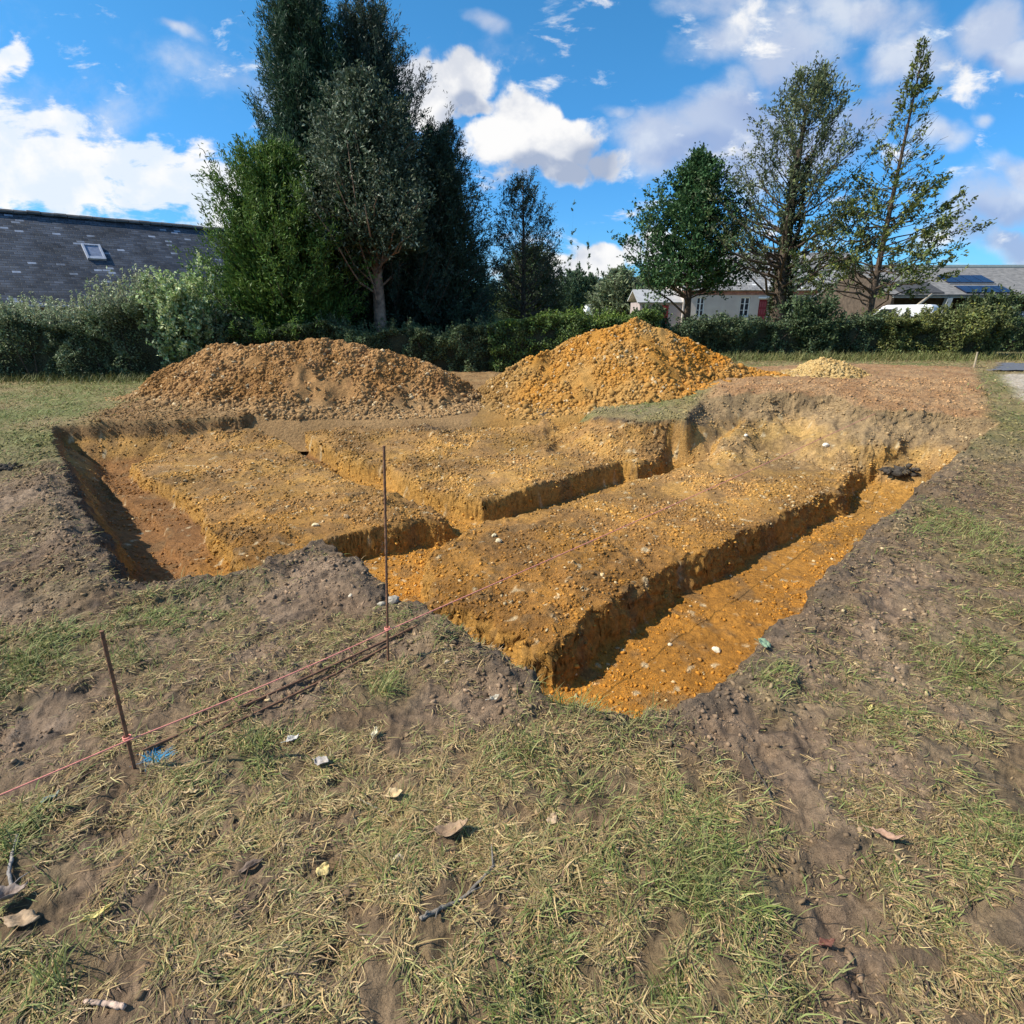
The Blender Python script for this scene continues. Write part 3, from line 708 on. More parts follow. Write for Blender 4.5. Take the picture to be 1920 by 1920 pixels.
def tree(name, label, cat, base, H, prof, n_limb, n_twig, n_leaf, elev, leaf, col, seed, trunk_r=.12, trunk_vis=True, curl=.25, limb_r=.02,
         t0=.06, fill=0.0, twig_l=.35, bark=None, group=None, lumps=.25, alt=None, altp=0, trunk_top=.97, gloss=False, leaf_up=.6, lean=(0, 0), spread=.55, droop=0.0, offset=None, az_bias=None, wood=True, twig_wood=0, keep=None):
    """limbs set out along a trunk; prof(t) gives the reach of the limbs at height fraction t"""
    r = np.random.default_rng(seed)
    b = np.array((base[0], base[1], float(zg(base[0], base[1])) - .05)) if len(base) == 2 else np.array(base, float)
    root = empty(name, b); tag(root, label, cat, group)
    def ax(t):
        t = np.asarray(t, float)
        return np.stack([lean[0] * t + .10 * np.sin(3 * t + seed) * trunk_r * 4, lean[1] * t + .1 * np.cos(2.3 * t + seed) * trunk_r * 4, t * H], -1)
    mb = MB()
    tt = np.linspace(0, trunk_top, 14)
    rad = trunk_r * (1 - tt * .93) * (1 + .5 * np.exp(-tt * 22))
    mb.tube(ax(tt), list(rad), 9)
    # limbs
    q = (np.arange(n_limb) + r.random(n_limb)) / n_limb
    t = t0 + (1 - t0) * q ** .9 * .985
    az = np.arange(n_limb) * 2.399963 + r.uniform(-.5, .5, n_limb)
    if az_bias is not None: az = np.where(r.random(n_limb) < az_bias[1], az_bias[0] + r.normal(0, .8, n_limb), az)
    reach = np.array([prof(a) for a in t]) * np.clip(1 + lumps * np.sin(az * 2 + seed + t * 9) * .6 + r.normal(0, lumps * .55, n_limb), .45, 1.38)
    reach = np.maximum(reach, .06)
    el = np.radians(elev[0] + (elev[1] - elev[0]) * t + r.normal(0, 7, n_limb))
    dirs = np.stack([np.cos(az), np.sin(az), np.zeros(n_limb)], 1)
    st = ax(t) - np.stack([0*t, 0*t, reach * np.tan(el) * .75], 1)
    st[:, 2] = np.maximum(st[:, 2], t0 * H * .5)
    def limb(s):                                   # s (n_limb, k) -> points
        s = np.asarray(s)
        p = st[:, None, :] + dirs[:, None, :] * (reach[:, None] * s)[..., None]
        z = reach[:, None] * (np.tan(el)[:, None] * s * (1 - curl) + curl * np.tan(el)[:, None] * s ** 2 - droop * s ** 2)
        p[..., 2] += z
        return p
    if wood:
        Lp = limb(np.repeat(np.linspace(0, .95, 5)[None], n_limb, 0)); Lp[:, 1:4] += r.normal(0, .03, (n_limb, 3, 3)) * reach[:, None, None]
        for i in range(n_limb):
            w = limb_r * (.35 + .65 * (1 - t[i])) * (.5 + reach[i])
            mb.tube(Lp[i], [w, w * .8, w * .6, w * .42, w * .2], 4, cap=False)
    # twigs
    s = r.uniform(.12 if fill > 0 else .3, 1.0, (n_limb, n_twig)) ** (.6)
    tp = limb(s); tg = limb(np.minimum(s + .05, 1.08)) - limb(s - .02)
    ld = norm(tg)
    td = norm(ld + r.normal(0, spread, ld.shape) + np.array((0, 0, .15)))
    tl = twig_l * r.uniform(.5, 1.3, (n_limb, n_twig)) * (.55 + .45 * np.clip(reach, 0, 1.2)[:, None])
    if twig_wood:
        for i in range(n_limb):
            for j in range(min(twig_wood, n_twig)):
                p = tp[i, j]; mb.tube([p, p + td[i, j] * tl[i, j] * .5, p + td[i, j] * tl[i, j]], [.006, .005, .003], 3, cap=False)
    if trunk_vis or wood:
        mb.build('trunk', bark or M_BARK, root, smooth=True)
    u = r.uniform(.1, 1.05, (n_limb, n_twig, n_leaf))
    P = tp[..., None, :] + td[..., None, :] * (tl[..., None] * u)[..., None] + r.normal(0, .035, (n_limb, n_twig, n_leaf, 3)) * (twig_l / .35)
    D = td[..., None, :] + r.normal(0, .55, P.shape)
    P = P.reshape(-1, 3); D = D.reshape(-1, 3); n = len(P)
    cl = np.repeat(r.uniform(.72, 1.3, n_limb * n_twig), n_leaf)[:, None]   # clump by clump
    if keep is not None:
        kp = np.repeat(np.repeat(r.random(n_limb * n_twig).reshape(n_limb, n_twig) < np.array([keep(a) for a in t])[:, None], 1, 0).ravel(), n_leaf)
        P, D, cl = P[kp], D[kp], cl[kp]; n = len(P)
    cc = tint(n, col, r, alt=alt, altp=altp) * cl
    L = leaf[0] * r.uniform(.6, 1.35, n); W = leaf[1] * r.uniform(.7, 1.3, n)
    if fill > 0:                                   # foliage further in, so the crown is not hollow
        m = int(n * fill); ti = np.clip(r.beta(1.1, 1.7, m), .02, .97); a = r.uniform(0, 2*np.pi, m)
        ti = t0 + (1 - t0) * ti
        rr = np.array([prof(q) for q in ti]) * r.random(m) ** .5 * .82
        Pi = ax(ti) + np.stack([np.cos(a) * rr, np.sin(a) * rr, 0 * rr], 1)
        P = np.concatenate([P, Pi]); D = np.concatenate([D, np.stack([np.cos(a), np.sin(a), .9 + 0*a], 1) + r.normal(0, .5, (m, 3))])
        L = np.concatenate([L, leaf[0] * 1.5 * r.uniform(.7, 1.3, m)]); W = np.concatenate([W, leaf[1] * 1.9 * r.uniform(.7, 1.3, m)])
        cc = np.concatenate([cc, tint(m, col, r)])
    me = leaf_mesh('foliage', P, D, L, W, cc, seed, up=leaf_up)
    link('foliage', me, M_LEAF_GLOSS if gloss else M_LEAF, root)
    return root

def axis_pos(u, v, y):                              # plan position of a vertical axis seen at (u,v), y metres away
    p = at_y(u, v, y); return (p[0], y)
def zat(v, y): return at_y(960, v, y)[2]
def prof_tab(tab):
    a = np.array(tab); return lambda t: float(np.interp(t, a[:, 0], a[:, 1]))

# --- the group of tall conifers
x, y = axis_pos(563, 40, 18.6)
tree('conifer', 'tall dark cypress whose pointed tip leaves the top of the photo', 'tree', (x, y), 9.9,
     prof_tab([(0,2.5),(.1,2.6),(.25,2.35),(.45,1.8),(.6,1.38),(.78,.98),(.9,.66),(.97,.36),(1,.08)]),
     430, 16, 18, (38, 66), (.125,.021), (.036,.068,.038), 101, trunk_r=.22, curl=.5, fill=.4, twig_l=.42, lumps=.2, limb_r=.014, leaf_up=0, spread=.38)
x, y = axis_pos(692, 60, 19.2)
tree('conifer', 'second tall dark conifer with a loose ragged tip, right beside the tallest one', 'tree', (x, y), 9.35,
     prof_tab([(0,2.6),(.15,2.75),(.35,2.5),(.5,2.1),(.65,1.55),(.8,1.05),(.9,.85),(.97,.5),(1,.1)]),
     360, 15, 17, (30, 62), (.12,.021), (.038,.060,.042), 102, trunk_r=.2, curl=.5, fill=.32, twig_l=.45, lumps=.30, limb_r=.014, leaf_up=0, spread=.45, twig_wood=1)
x, y = axis_pos(835, 420, 19.2)
tree('conifer', 'dark broad conifer standing behind the notch between two earth heaps', 'tree', (x - .15, y), 6.5,
     prof_tab([(0,1.9),(.2,1.95),(.4,1.7),(.6,1.25),(.8,.8),(.93,.4),(1,.06)]),
     230, 14, 15, (20, 52), (.115,.024), (.042,.066,.040), 103, trunk_r=.14, curl=.4, fill=.35, twig_l=.45, lumps=.45, leaf_up=0, spread=.5)
x, y = axis_pos(842, 300, 20.2)
tree('conifer', 'thin open conifer with a bare spindly tip, behind the dark broad conifer', 'tree', (x, y), 7.05,
     prof_tab([(0,1.5),(.3,1.7),(.5,1.35),(.65,1.05),(.75,.8),(.85,.5),(.95,.2),(1,.04)]),
     88, 9, 13, (20, 50), (.10,.024), (.040,.058,.040), 104, trunk_r=.1, curl=.5, twig_l=.34, lumps=.4, leaf_up=0, spread=.55, twig_wood=3, t0=.2)
# --- the bright bush at their foot
x, y = -6.06, 16.2
tree('evergreen_bush', 'bright green feathery evergreen bush at the foot of the tall conifers', 'bush', (x, y), 5.25,
     prof_tab([(0,1.5),(.15,1.8),(.35,1.9),(.55,1.65),(.75,1.2),(.9,.65),(.97,.35),(1,.1)]),
     330, 15, 17, (18, 60), (.115,.028), (.070,.122,.026), 105, trunk_r=.12, curl=.5, fill=.35, twig_l=.46, lumps=.36, limb_r=.014, leaf_up=.2, spread=.5, alt=(.11,.16,.03), altp=.12)
# --- silvery evergreen oak with the flaking trunk
x, y = axis_pos(716, 600, 16.6)
tree('evergreen_oak', 'grey green tree with silvery leaves and a pinkish flaking trunk', 'tree', (x, y), 6.9,
     prof_tab([(0,.1),(.38,1.2),(.46,1.75),(.55,1.7),(.66,1.35),(.78,.95),(.9,.55),(1,.08)]),
     190, 14, 17, (0, 62), (.10,.040), (.056,.078,.046), 106, trunk_r=.21, curl=.3, twig_l=.55, lumps=.5, bark=M_BARK_PINK, t0=.44, leaf_up=.6, spread=.75, alt=(.23,.26,.18), altp=.16, lean=(-.25, .1), fill=.3)
# --- tree before the round dark one
x, y = axis_pos(980, 400, 20.5)
tree('slender_tree', 'slender open tree with upswept twigs, in front of a round dark tree', 'tree', (x, y), 5.5,
     prof_tab([(0,.2),(.25,1.0),(.42,1.35),(.6,1.15),(.75,.9),(.88,.6),(1,.2)]),
     105, 9, 14, (12, 58), (.085,.026), (.045,.060,.036), 107, trunk_r=.12, curl=.5, twig_l=.36, lumps=.2, t0=.3, spread=.5, twig_wood=3)
x, y = axis_pos(996, 530, 26)
tree('round_tree', 'round dense dark green tree beyond the hedge', 'tree', (x, y), 4.1,
     prof_tab([(0,.8),(.15,1.25),(.45,1.42),(.7,1.28),(.88,.85),(1,.25)]),
     190, 12, 14, (5, 60), (.08,.045), (.048,.072,.030), 108, trunk_r=.12, twig_l=.38, lumps=.1, fill=.4, spread=.8)
# --- right hand trees
x, y = axis_pos(1303, 420, 24)
tree('broadleaf_tree', 'dense deep green conical tree with a short bare trunk, in front of the long house', 'tree', (x, y), 6.95,
     prof_tab([(0,.1),(.34,2.0),(.42,2.35),(.53,2.15),(.66,1.75),(.8,1.15),(.92,.5),(1,.1)]),
     135, 13, 15, (0, 50), (.12,.07), (.038,.082,.030), 109, trunk_r=.17, curl=.3, twig_l=.55, lumps=.42, t0=.355, fill=.10, spread=.8, alt=(.08,.13,.045), altp=.15)
x, y = axis_pos(1490, 380, 22)
tree('ivy_clad_tree', 'tall tree with a thick dark ivy covered trunk and upswept open crown', 'tree', (x, y), 8.8,
     prof_tab([(0,.2),(.22,1.6),(.32,2.4),(.45,2.5),(.55,2.35),(.68,1.7),(.78,1.55),(.86,1.0),(.93,.8),(1,.25)]),
     150, 10, 12, (6, 58), (.125,.044), (.095,.115,.060), 110, trunk_r=.30, curl=.55, twig_l=.5, lumps=.42, t0=.35, spread=.5, limb_r=.022, twig_wood=2, trunk_top=.9, alt=(.13,.15,.05), altp=.15)
x, y = axis_pos(1662, 440, 20.2)
tree('thin_tipped_tree', 'leaning looking tree with a thin bare tip above yellowish green lower branches', 'tree', (x, y), 8.85,
     prof_tab([(0,.5),(.10,1.9),(.25,2.3),(.40,1.95),(.50,1.45),(.58,.95),(.70,.75),(.82,.45),(.92,.22),(1,.05)]),
     165, 11, 13, (2, 50), (.125,.056), (.090,.112,.036), 111, trunk_r=.13, curl=.5, twig_l=.42, lumps=.35, t0=.23, spread=.6, limb_r=.014, twig_wood=2, alt=(.17,.18,.045), altp=.2, keep=lambda t: 1.0 if t < .48 else max(.24, 1 - (t - .48) * 7) * (1.0 if t < .6 else .45))
# ivy on the thick trunk
def ivy(root, H, rad, seed, n=5200):
    r = np.random.default_rng(seed); t = r.random(n) * .72; a = r.uniform(0, 2*np.pi, n)
    rr = rad * (1.1 - t * .55) + r.random(n) ** 2 * .16
    P = np.stack([np.cos(a)*rr, np.sin(a)*rr, t * H], 1); D = np.stack([np.cos(a), np.sin(a), r.normal(0, .6, n)], 1)
    me = leaf_mesh('ivy', P, D, .09 * r.uniform(.7, 1.3, n), .08 * r.uniform(.7, 1.3, n), tint(n, (.035,.048,.022), r), seed)
    link('ivy', me, M_LEAF, root)
ivy(bpy.data.objects['ivy_clad_tree'], 8.8, .29, 7)

# --- the far trees
def far_tree(name, label, u, vtop, y, prof, n, leaf, col, seed, cat='tree', group=None, elev=(20, 60), base_v=None, **k):
    x, yy = axis_pos(u, 560, y)
    return tree(name, label, cat, (x, yy, 0.0), zat(vtop, y), prof_tab(prof), n, 9, 10, elev, leaf, col, seed, twig_l=k.pop('twig_l', .7), group=group, limb_r=.03, **k)
far_tree('willow_tree', 'pale grey green willow beyond the hedge, beside the long house', 1160, 506, 58, [(0,1.8),(.3,3.2),(.6,2.9),(.85,1.8),(1,.4)], 150, (.42,.10), (.15,.18,.10), 201, fill=.4, droop=.6, lumps=.25)
far_tree('willow_tree', 'smaller dull green willow at the edge of the long house', 1205, 520, 66, [(0,2),(.3,3.0),(.6,2.6),(.85,1.6),(1,.4)], 110, (.4,.12), (.10,.13,.07), 202, fill=.4, droop=.4)
for i, (u, v, c) in enumerate(((1072,528,'first'),(1083,522,''),(1094,525,''),(1106,520,''),(1117,527,''),(1127,531,''))):
    far_tree('poplar_tree', ['pale poplar nearest the white gabled house', 'tall slim poplar just beyond the pale one', 'poplar with a dipped top in the middle of the row', 'tallest poplar of the distant row', 'poplar beside the tallest one, towards the willow', 'shortest poplar at the willow end of the row'][i],
             u, v, 92 + i * 2, [(0,.7),(.2,1.0),(.6,.95),(.85,.6),(1,.12)], 70, (.5,.16), (.06,.095,.05), 210 + i, group='row of distant poplars', elev=(55, 75), twig_l=.8, fill=.3)
far_tree('round_tree', 'soft green rounded tree behind the white gabled house', 1075, 512, 110, [(0,2),(.3,3.6),(.6,3.4),(.85,2),(1,.6)], 90, (.6,.3), (.07,.10,.06), 220, fill=.4)
far_tree('garden_bush', 'pale green rounded bush seen between the conifers and the round dark tree', 912, 548, 38, [(0,1.1),(.4,1.4),(.75,1.1),(1,.3)], 90, (.16,.07), (.14,.19,.06), 221, cat='bush', fill=.4)
far_tree('garden_bush', 'yellowish bush half hidden behind the slender tree', 950, 556, 40, [(0,1.0),(.4,1.5),(.75,1.2),(1,.3)], 90, (.16,.07), (.19,.21,.09), 222, cat='bush', fill=.4)

# ------------------------------------------------------------------ hedges: trimmed boxes of leaves with stems inside
def hedge(name, label, cat, pts, top, depth, n, leaf, col, seed, rough=.16, alt=None, altp=0., sprouts=0, sprout_h=.5, sprout_col=None, topf=None):
    """pts: plan polyline of the front foot; top: height above ground at each point"""
    r = np.random.default_rng(seed); pts = np.array(pts, float); top = np.array(top, float)
    seg = np.linalg.norm(np.diff(pts, axis=0), axis=1); cum = np.concatenate([[0], np.cumsum(seg)]); Ltot = cum[-1]
    def pos(s):
        return np.stack([np.interp(s, cum, pts[:, 0]), np.interp(s, cum, pts[:, 1])], -1)
    def tp(s): return np.interp(s, cum, top) + rough * .8 * fbm(s, s * 0 + seed, 1.6, 3, seed)
    mid = pos(np.array([Ltot / 2]))[0]; org = np.array((mid[0], mid[1], float(zg(*mid))))
    root = empty(name, org); tag(root, label, cat, 'hedges closing the field' if cat == 'hedge' else None)
    s = r.uniform(0, Ltot, n); h = tp(s)
    kind = r.random(n); fr = .58
    d = np.where(kind < fr, np.abs(r.normal(0, .13, n)), r.uniform(0, depth, n))
    zf = np.where(kind < fr, r.random(n) ** .85, 1 - np.abs(r.normal(0, .10, n)))
    # bulges in the face
    bul = rough * (fbm(s, zf * h, .9, 3, seed + 1) + .5 * noise(s, zf * h, .25, seed + 2))
    p2 = pos(s); nrm = np.array((0.05, 1.0))
    P = np.stack([p2[:, 0] + nrm[0] * (d - bul), p2[:, 1] + nrm[1] * (d - bul), 0 * s], 1)
    P[:, 2] = zg(P[:, 0], P[:, 1]) + zf * h
    D = r.normal(0, 1, (n, 3)) + np.array((0, -.7, .35)); c = tint(n, col, r, alt=alt, altp=altp)
    cl = np.clip(1 + .45 * fbm(s, zf * h, .6, 2, seed + 6), .5, 1.6)[:, None]; c = c * cl
    L = leaf[0] * r.uniform(.6, 1.35, n); W = leaf[1] * r.uniform(.7, 1.3, n)
    mbw = MB()
    for _ in range(int(Ltot * 11)):
        ss_ = r.uniform(0, Ltot); a = pos(np.array([ss_]))[0]; g = float(zg(a[0], a[1])); dd = r.uniform(.1, depth)
        hh = float(tp(np.array([ss_]))[0]) * r.uniform(.7, .95)
        p0 = np.array((a[0], a[1] + dd, g - .05)); p1 = p0 + np.array((r.normal(0, .12), r.normal(0, .08), hh * .5)); p2_ = p1 + np.array((r.normal(0, .15), r.normal(0, .1), hh * .5))
        mbw.tube([p0 - org, p1 - org, p2_ - org], [.016, .011, .004], 4, cap=False)
    if sprouts:                                    # shoots that have grown out above the top
        k = 26; s0 = r.uniform(0, Ltot, sprouts)
        if topf is not None:
            keep = r.random(sprouts) < topf(pos(s0)[:, 0]); s0 = s0[keep]
        m = len(s0); hh = sprout_h * r.uniform(.3, 1.25, m) * (topf(pos(s0)[:, 0]) if topf is not None else 1)
        b = pos(s0); b3 = np.stack([b[:, 0], b[:, 1] + r.uniform(0.05, depth, m), 0 * s0], 1); b3[:, 2] = zg(b3[:, 0], b3[:, 1]) + tp(s0) * .9
        dd = norm(np.stack([r.normal(.05, .22, m), r.normal(-.03, .2, m), np.ones(m)], 1))
        u = r.random((m, k)); q = b3[:, None] + dd[:, None] * (u * hh[:, None])[..., None] + r.normal(0, .05, (m, k, 3)) * (1.2 - u)[..., None]
        Dq = dd[:, None] * .5 + r.normal(0, .8, (m, k, 3))
        P = np.concatenate([P, q.reshape(-1, 3)]); D = np.concatenate([D, Dq.reshape(-1, 3)])
        c = np.concatenate([c, tint(m * k, sprout_col or col, r, alt=alt, altp=altp)])
        L = np.concatenate([L, leaf[0] * r.uniform(.6, 1.3, m * k)]); W = np.concatenate([W, leaf[1] * r.uniform(.6, 1.3, m * k)])
        for i in range(m): mbw.tube([b3[i] - org, b3[i] + dd[i] * hh[i] - org], [.006, .002], 3, cap=False)
    mbw.build('stems', M_BARK, root)
    link('foliage', leaf_mesh('foliage', P - org, D, L, W, c, seed, up=.5), M_LEAF, root)
    # solid dark core against see-through, coloured as the shade inside the hedge
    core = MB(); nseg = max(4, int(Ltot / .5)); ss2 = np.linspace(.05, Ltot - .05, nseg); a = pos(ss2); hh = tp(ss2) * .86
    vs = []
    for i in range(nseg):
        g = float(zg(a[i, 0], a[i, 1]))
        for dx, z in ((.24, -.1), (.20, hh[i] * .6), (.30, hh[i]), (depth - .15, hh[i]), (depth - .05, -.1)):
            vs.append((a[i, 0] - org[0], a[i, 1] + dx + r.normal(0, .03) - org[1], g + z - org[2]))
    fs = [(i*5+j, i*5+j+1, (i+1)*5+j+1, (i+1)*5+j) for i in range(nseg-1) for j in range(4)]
    core.add(vs, fs); core.build('twigs', M_HEDGE_CORE, root)
    return root
M_HEDGE_CORE = mat_plain('dark_hedge_core', (.045,.046,.024), rough=1, var=.6, scale=40, bump=1.0)  # dark fill colour with the inner shade of the hedges put into it
def hp(*px): return [tuple(at_y(u, 600, y)[:2]) for u, y in px]
GRY = (.070,.085,.045)
hedge('rough_hedge', 'rough overgrown hedge with pale grey green shoots below the slate barn roof', 'hedge', hp((-330,13.3),(60,13.3),(300,13.7),(420,14.2)), [1.45,1.45,1.5,1.45], 1.3, 36000, (.075,.030), (.085,.115,.058), 301,
      rough=.45, alt=(.18,.21,.12), altp=.22, sprouts=1500, sprout_h=.85, sprout_col=(.30,.335,.20), topf=lambda x: .42 + .58 * np.exp(-((x + 8.7) / 1.6) ** 2) + .15 * np.exp(-((x + 11.5) / 1.5) ** 2))
hedge('trimmed_hedge', 'dark trimmed hedge under the tall conifers, behind the reddish heap', 'hedge', hp((405,14.3),(600,14.7),(690,14.8),(760,14.9),(930,15.0)), [1.42,1.25,.85,.95,1.3], 1.1, 27000, (.065,.036), (.075,.105,.050), 302, rough=.40, alt=(.12,.15,.07), altp=.1, sprouts=200, sprout_h=.3)
hedge('trimmed_hedge', 'hedge with a yellowish green sprouting top, behind the peak of the ochre heap', 'hedge', hp((915,15.05),(1080,15.0),(1240,15.0)), [1.22,1.28,.86], 1.1, 16000, (.065,.038), (.085,.125,.04), 303, rough=.38, alt=(.12,.17,.03), altp=.18,
      sprouts=260, sprout_h=.38, sprout_col=(.11,.16,.03), topf=lambda x: .2 + .8 * np.exp(-((x - 1.9) / 1.1) ** 2))
hedge('trimmed_hedge', 'long dark trimmed hedge before the pale house with red doors', 'hedge', hp((1225,15.0),(1480,15.1),(1680,15.2)), [.84,.84,.92], 1.1, 24000, (.065,.036), (.072,.098,.048), 304, rough=.30, alt=(.11,.13,.06), altp=.1, sprouts=220, sprout_h=.22)
hedge('trimmed_hedge', 'olive green end of the hedge, bushier and higher, before the open shed', 'hedge', hp((1660,15.2),(1760,15.0),(1850,14.4),(1890,14.6)), [.9,1.0,1.2,1.05], 1.2, 15000, (.065,.036), (.11,.125,.045), 305, rough=.36, alt=(.16,.16,.03), altp=.1, sprouts=160, sprout_h=.3)
hedge('hedge_beyond_road', 'low green hedge on the far side of the road', 'hedge', hp((1880,17.5),(2060,17.4),(2400,17)), [1.05,1.0,1.0], 1.0, 10000, (.07,.04), (.055,.080,.030), 306, rough=.22)
# single bushes that stand out of the hedges
def bush(name, label, u, y, vtop, rad, col, seed, leaf=(.08,.05), alt=None, altp=0, n=80, gloss=False, z0=0.0):
    x, yy = axis_pos(u, 590, y); g = float(zg(x, yy)); H = zat(vtop, y) - g
    return tree(name, label, 'bush', (x, yy), H, prof_tab([(0,rad*.7),(.3,rad),(.65,rad*.95),(.88,rad*.7),(1,rad*.3)]), n, 11, 13, (35, 72), leaf, col, seed, trunk_r=.03, twig_l=.32, lumps=.2, fill=.15, t0=.1, alt=alt, altp=altp, gloss=gloss, limb_r=.008, spread=.6)
bush('elder_bush', 'light green leafy bush standing up against the slate roof', 338, 14.3, 533, .78, (.24,.31,.13), 401, (.085,.055), alt=(.44,.48,.28), altp=.35, n=100)
bush('laurel_bush', 'dark leafy bush rising above the hedge before a white framed window', 1518, 15.6, 574, .6, (.06,.085,.038), 402, (.10,.045), n=60)
bush('laurel_bush', 'dark bush above the hedge in front of the open shed', 1850, 15.6, 565, .6, (.06,.08,.032), 403, (.10,.045), n=50)
bush('laurel_bush', 'small dark bush in front of the low outbuilding with a red door', 1222, 15.6, 578, .4, (.06,.085,.036), 404, (.08,.045), n=40)
# ------------------------------------------------------------------ buildings
def mat_slate(name, tile, base, base2, pale, pale_p, mortar, seed=0, moss=None):
    m, nt, b = mat_new(name); N, L = nt.nodes, nt.links
    tc = N.new('ShaderNodeTexCoord')
    br = N.new('ShaderNodeTexBrick'); br.inputs['Color1'].default_value = (0,0,0,1); br.inputs['Color2'].default_value = (1,1,1,1); br.inputs['Mortar'].default_value = (.35,.35,.35,1)
    br.inputs['Scale'].default_value = 1.0; br.inputs['Brick Width'].default_value = tile[0]; br.inputs['Row Height'].default_value = tile[1]
    br.inputs['Mortar Size'].default_value = .010; br.inputs['Mortar Smooth'].default_value = .2; br.inputs['Bias'].default_value = 0
    wn = N.new('ShaderNodeTexNoise'); wn.inputs['Scale'].default_value = .5; L.new(tc.outputs['Object'], wn.inputs['Vector'])
    va = N.new('ShaderNodeVectorMath'); va.operation = 'MULTIPLY_ADD'; va.inputs[1].default_value = (.1,.1,0); L.new(wn.outputs['Color'], va.inputs[0]); L.new(tc.outputs['Object'], va.inputs[2])
    L.new(va.outputs[0], br.inputs['Vector'])
    rp = N.new('ShaderNodeValToRGB'); e = rp.color_ramp.elements
    e[0].color = (*base, 1); e[1].color = (*base2, 1); e[1].position = 1 - pale_p - .01
    x = rp.color_ramp.elements.new(1 - pale_p); x.color = (*pale, 1)
    L.new(br.outputs['Color'], rp.inputs[0])
    no = N.new('ShaderNodeTexNoise'); no.inputs['Scale'].default_value = .9; no.inputs['Detail'].default_value = 9; no.inputs['Roughness'].default_value = .7
    L.new(tc.outputs['Object'], no.inputs['Vector'])
    mr = N.new('ShaderNodeMapRange'); mr.inputs[1].default_value = .32; mr.inputs[2].default_value = .68; mr.inputs[3].default_value = .35; mr.inputs[4].default_value = 1.9
    L.new(no.outputs['Fac'], mr.inputs[0])
    sc = N.new('ShaderNodeVectorMath'); sc.operation = 'SCALE'; L.new(rp.outputs[0], sc.inputs[0]); L.new(mr.outputs[0], sc.inputs['Scale'])
    lich = N.new('ShaderNodeTexNoise'); lich.inputs['Scale'].default_value = 2.7; lich.inputs['Detail'].default_value = 10; lich.inputs['Roughness'].default_value = .75; L.new(tc.outputs['Object'], lich.inputs['Vector'])
    lr = N.new('ShaderNodeMapRange'); lr.inputs[1].default_value = .52; lr.inputs[2].default_value = .72; lr.inputs[4].default_value = .55; L.new(lich.outputs['Fac'], lr.inputs[0])
    lm = N.new('ShaderNodeMix'); lm.data_type = 'RGBA'; lm.inputs[7].default_value = (base2[0]*1.7, base2[1]*1.45, base2[2]*1.0, 1); L.new(lr.outputs[0], lm.inputs[0]); L.new(sc.outputs[0], lm.inputs[6])
    mo = N.new('ShaderNodeMix'); mo.data_type = 'RGBA'; mo.inputs[7].default_value = (*mortar, 1); L.new(br.outputs['Fac'], mo.inputs[0]); L.new(lm.outputs[2], mo.inputs[6])
    L.new(mo.outputs[2], b.inputs['Base Color']); b.inputs['Roughness'].default_value = .6; b.inputs['Specular IOR Level'].default_value = .4
    ad = N.new('ShaderNodeMath'); ad.operation = 'MULTIPLY_ADD'; ad.inputs[1].default_value = -1.2; L.new(br.outputs['Fac'], ad.inputs[0]); L.new(br.outputs['Color'], ad.inputs[2])
    bp = N.new('ShaderNodeBump'); bp.inputs['Strength'].default_value = .7; bp.inputs['Distance'].default_value = .03; L.new(ad.outputs[0], bp.inputs['Height']); L.new(bp.outputs[0], b.inputs['Normal'])
    return m
M_SLATE = mat_slate('old_slate', (.28, .125), (.022,.030,.044), (.070,.080,.100), (.23,.26,.32), .035, (.03,.03,.035))
M_SLATE2 = mat_slate('grey_slate', (.4, .2), (.17,.17,.17), (.28,.27,.26), (.42,.41,.40), .08, (.09,.09,.09))
M_STONE = mat_plain('rubble_stone', (.24,.21,.17), rough=.95, scale=3, var=.4, bump=.6)
M_WHITE = mat_plain('white_paint', (.80,.80,.78), rough=.5, var=.05)
M_RENDER = mat_plain('pale_render', (.62,.54,.47), rough=.95, scale=1.2, col2=(.50,.42,.37), bump=.2)
M_BRICK = mat_plain('red_brick', (.36,.17,.12), rough=.95, var=.35, scale=6)
M_REDDOOR = mat_plain('dark_red_paint', (.22,.022,.03), rough=.5, var=.15)
M_RED = mat_plain('red_paint', (.42,.03,.04), rough=.55, var=.12)
M_GLASS = mat_plain('window_glass', (.03,.036,.045), rough=.08, var=.1, spec=.6)
M_DARK = mat_plain('dark_interior', (.022,.020,.02), rough=1, var=.3)
M_TIMBER = mat_plain('dark_timber', (.095,.07,.05), rough=.95, var=.4, scale=5, bump=.5)
M_CONC = mat_plain('concrete_post', (.44,.44,.41), rough=.95, var=.2, scale=6)
M_PANEL = mat_plain('solar_cell', (.012,.018,.045), rough=.16, var=.25, spec=.6, scale=3)
M_BLUEGREY = mat_plain('blue_grey_sheet', (.10,.14,.20), rough=.5, var=.15, scale=2)
M_ROOFSHEET = mat_plain('weathered_sheet', (.23,.22,.21), rough=.95, col2=(.12,.118,.115), scale=4, bump=.5)
M_RUBBER = mat_plain('tyre_rubber', (.02,.02,.02), rough=.9)
M_METAL = mat_plain('grey_metal', (.35,.36,.37), rough=.45, metallic=.6)

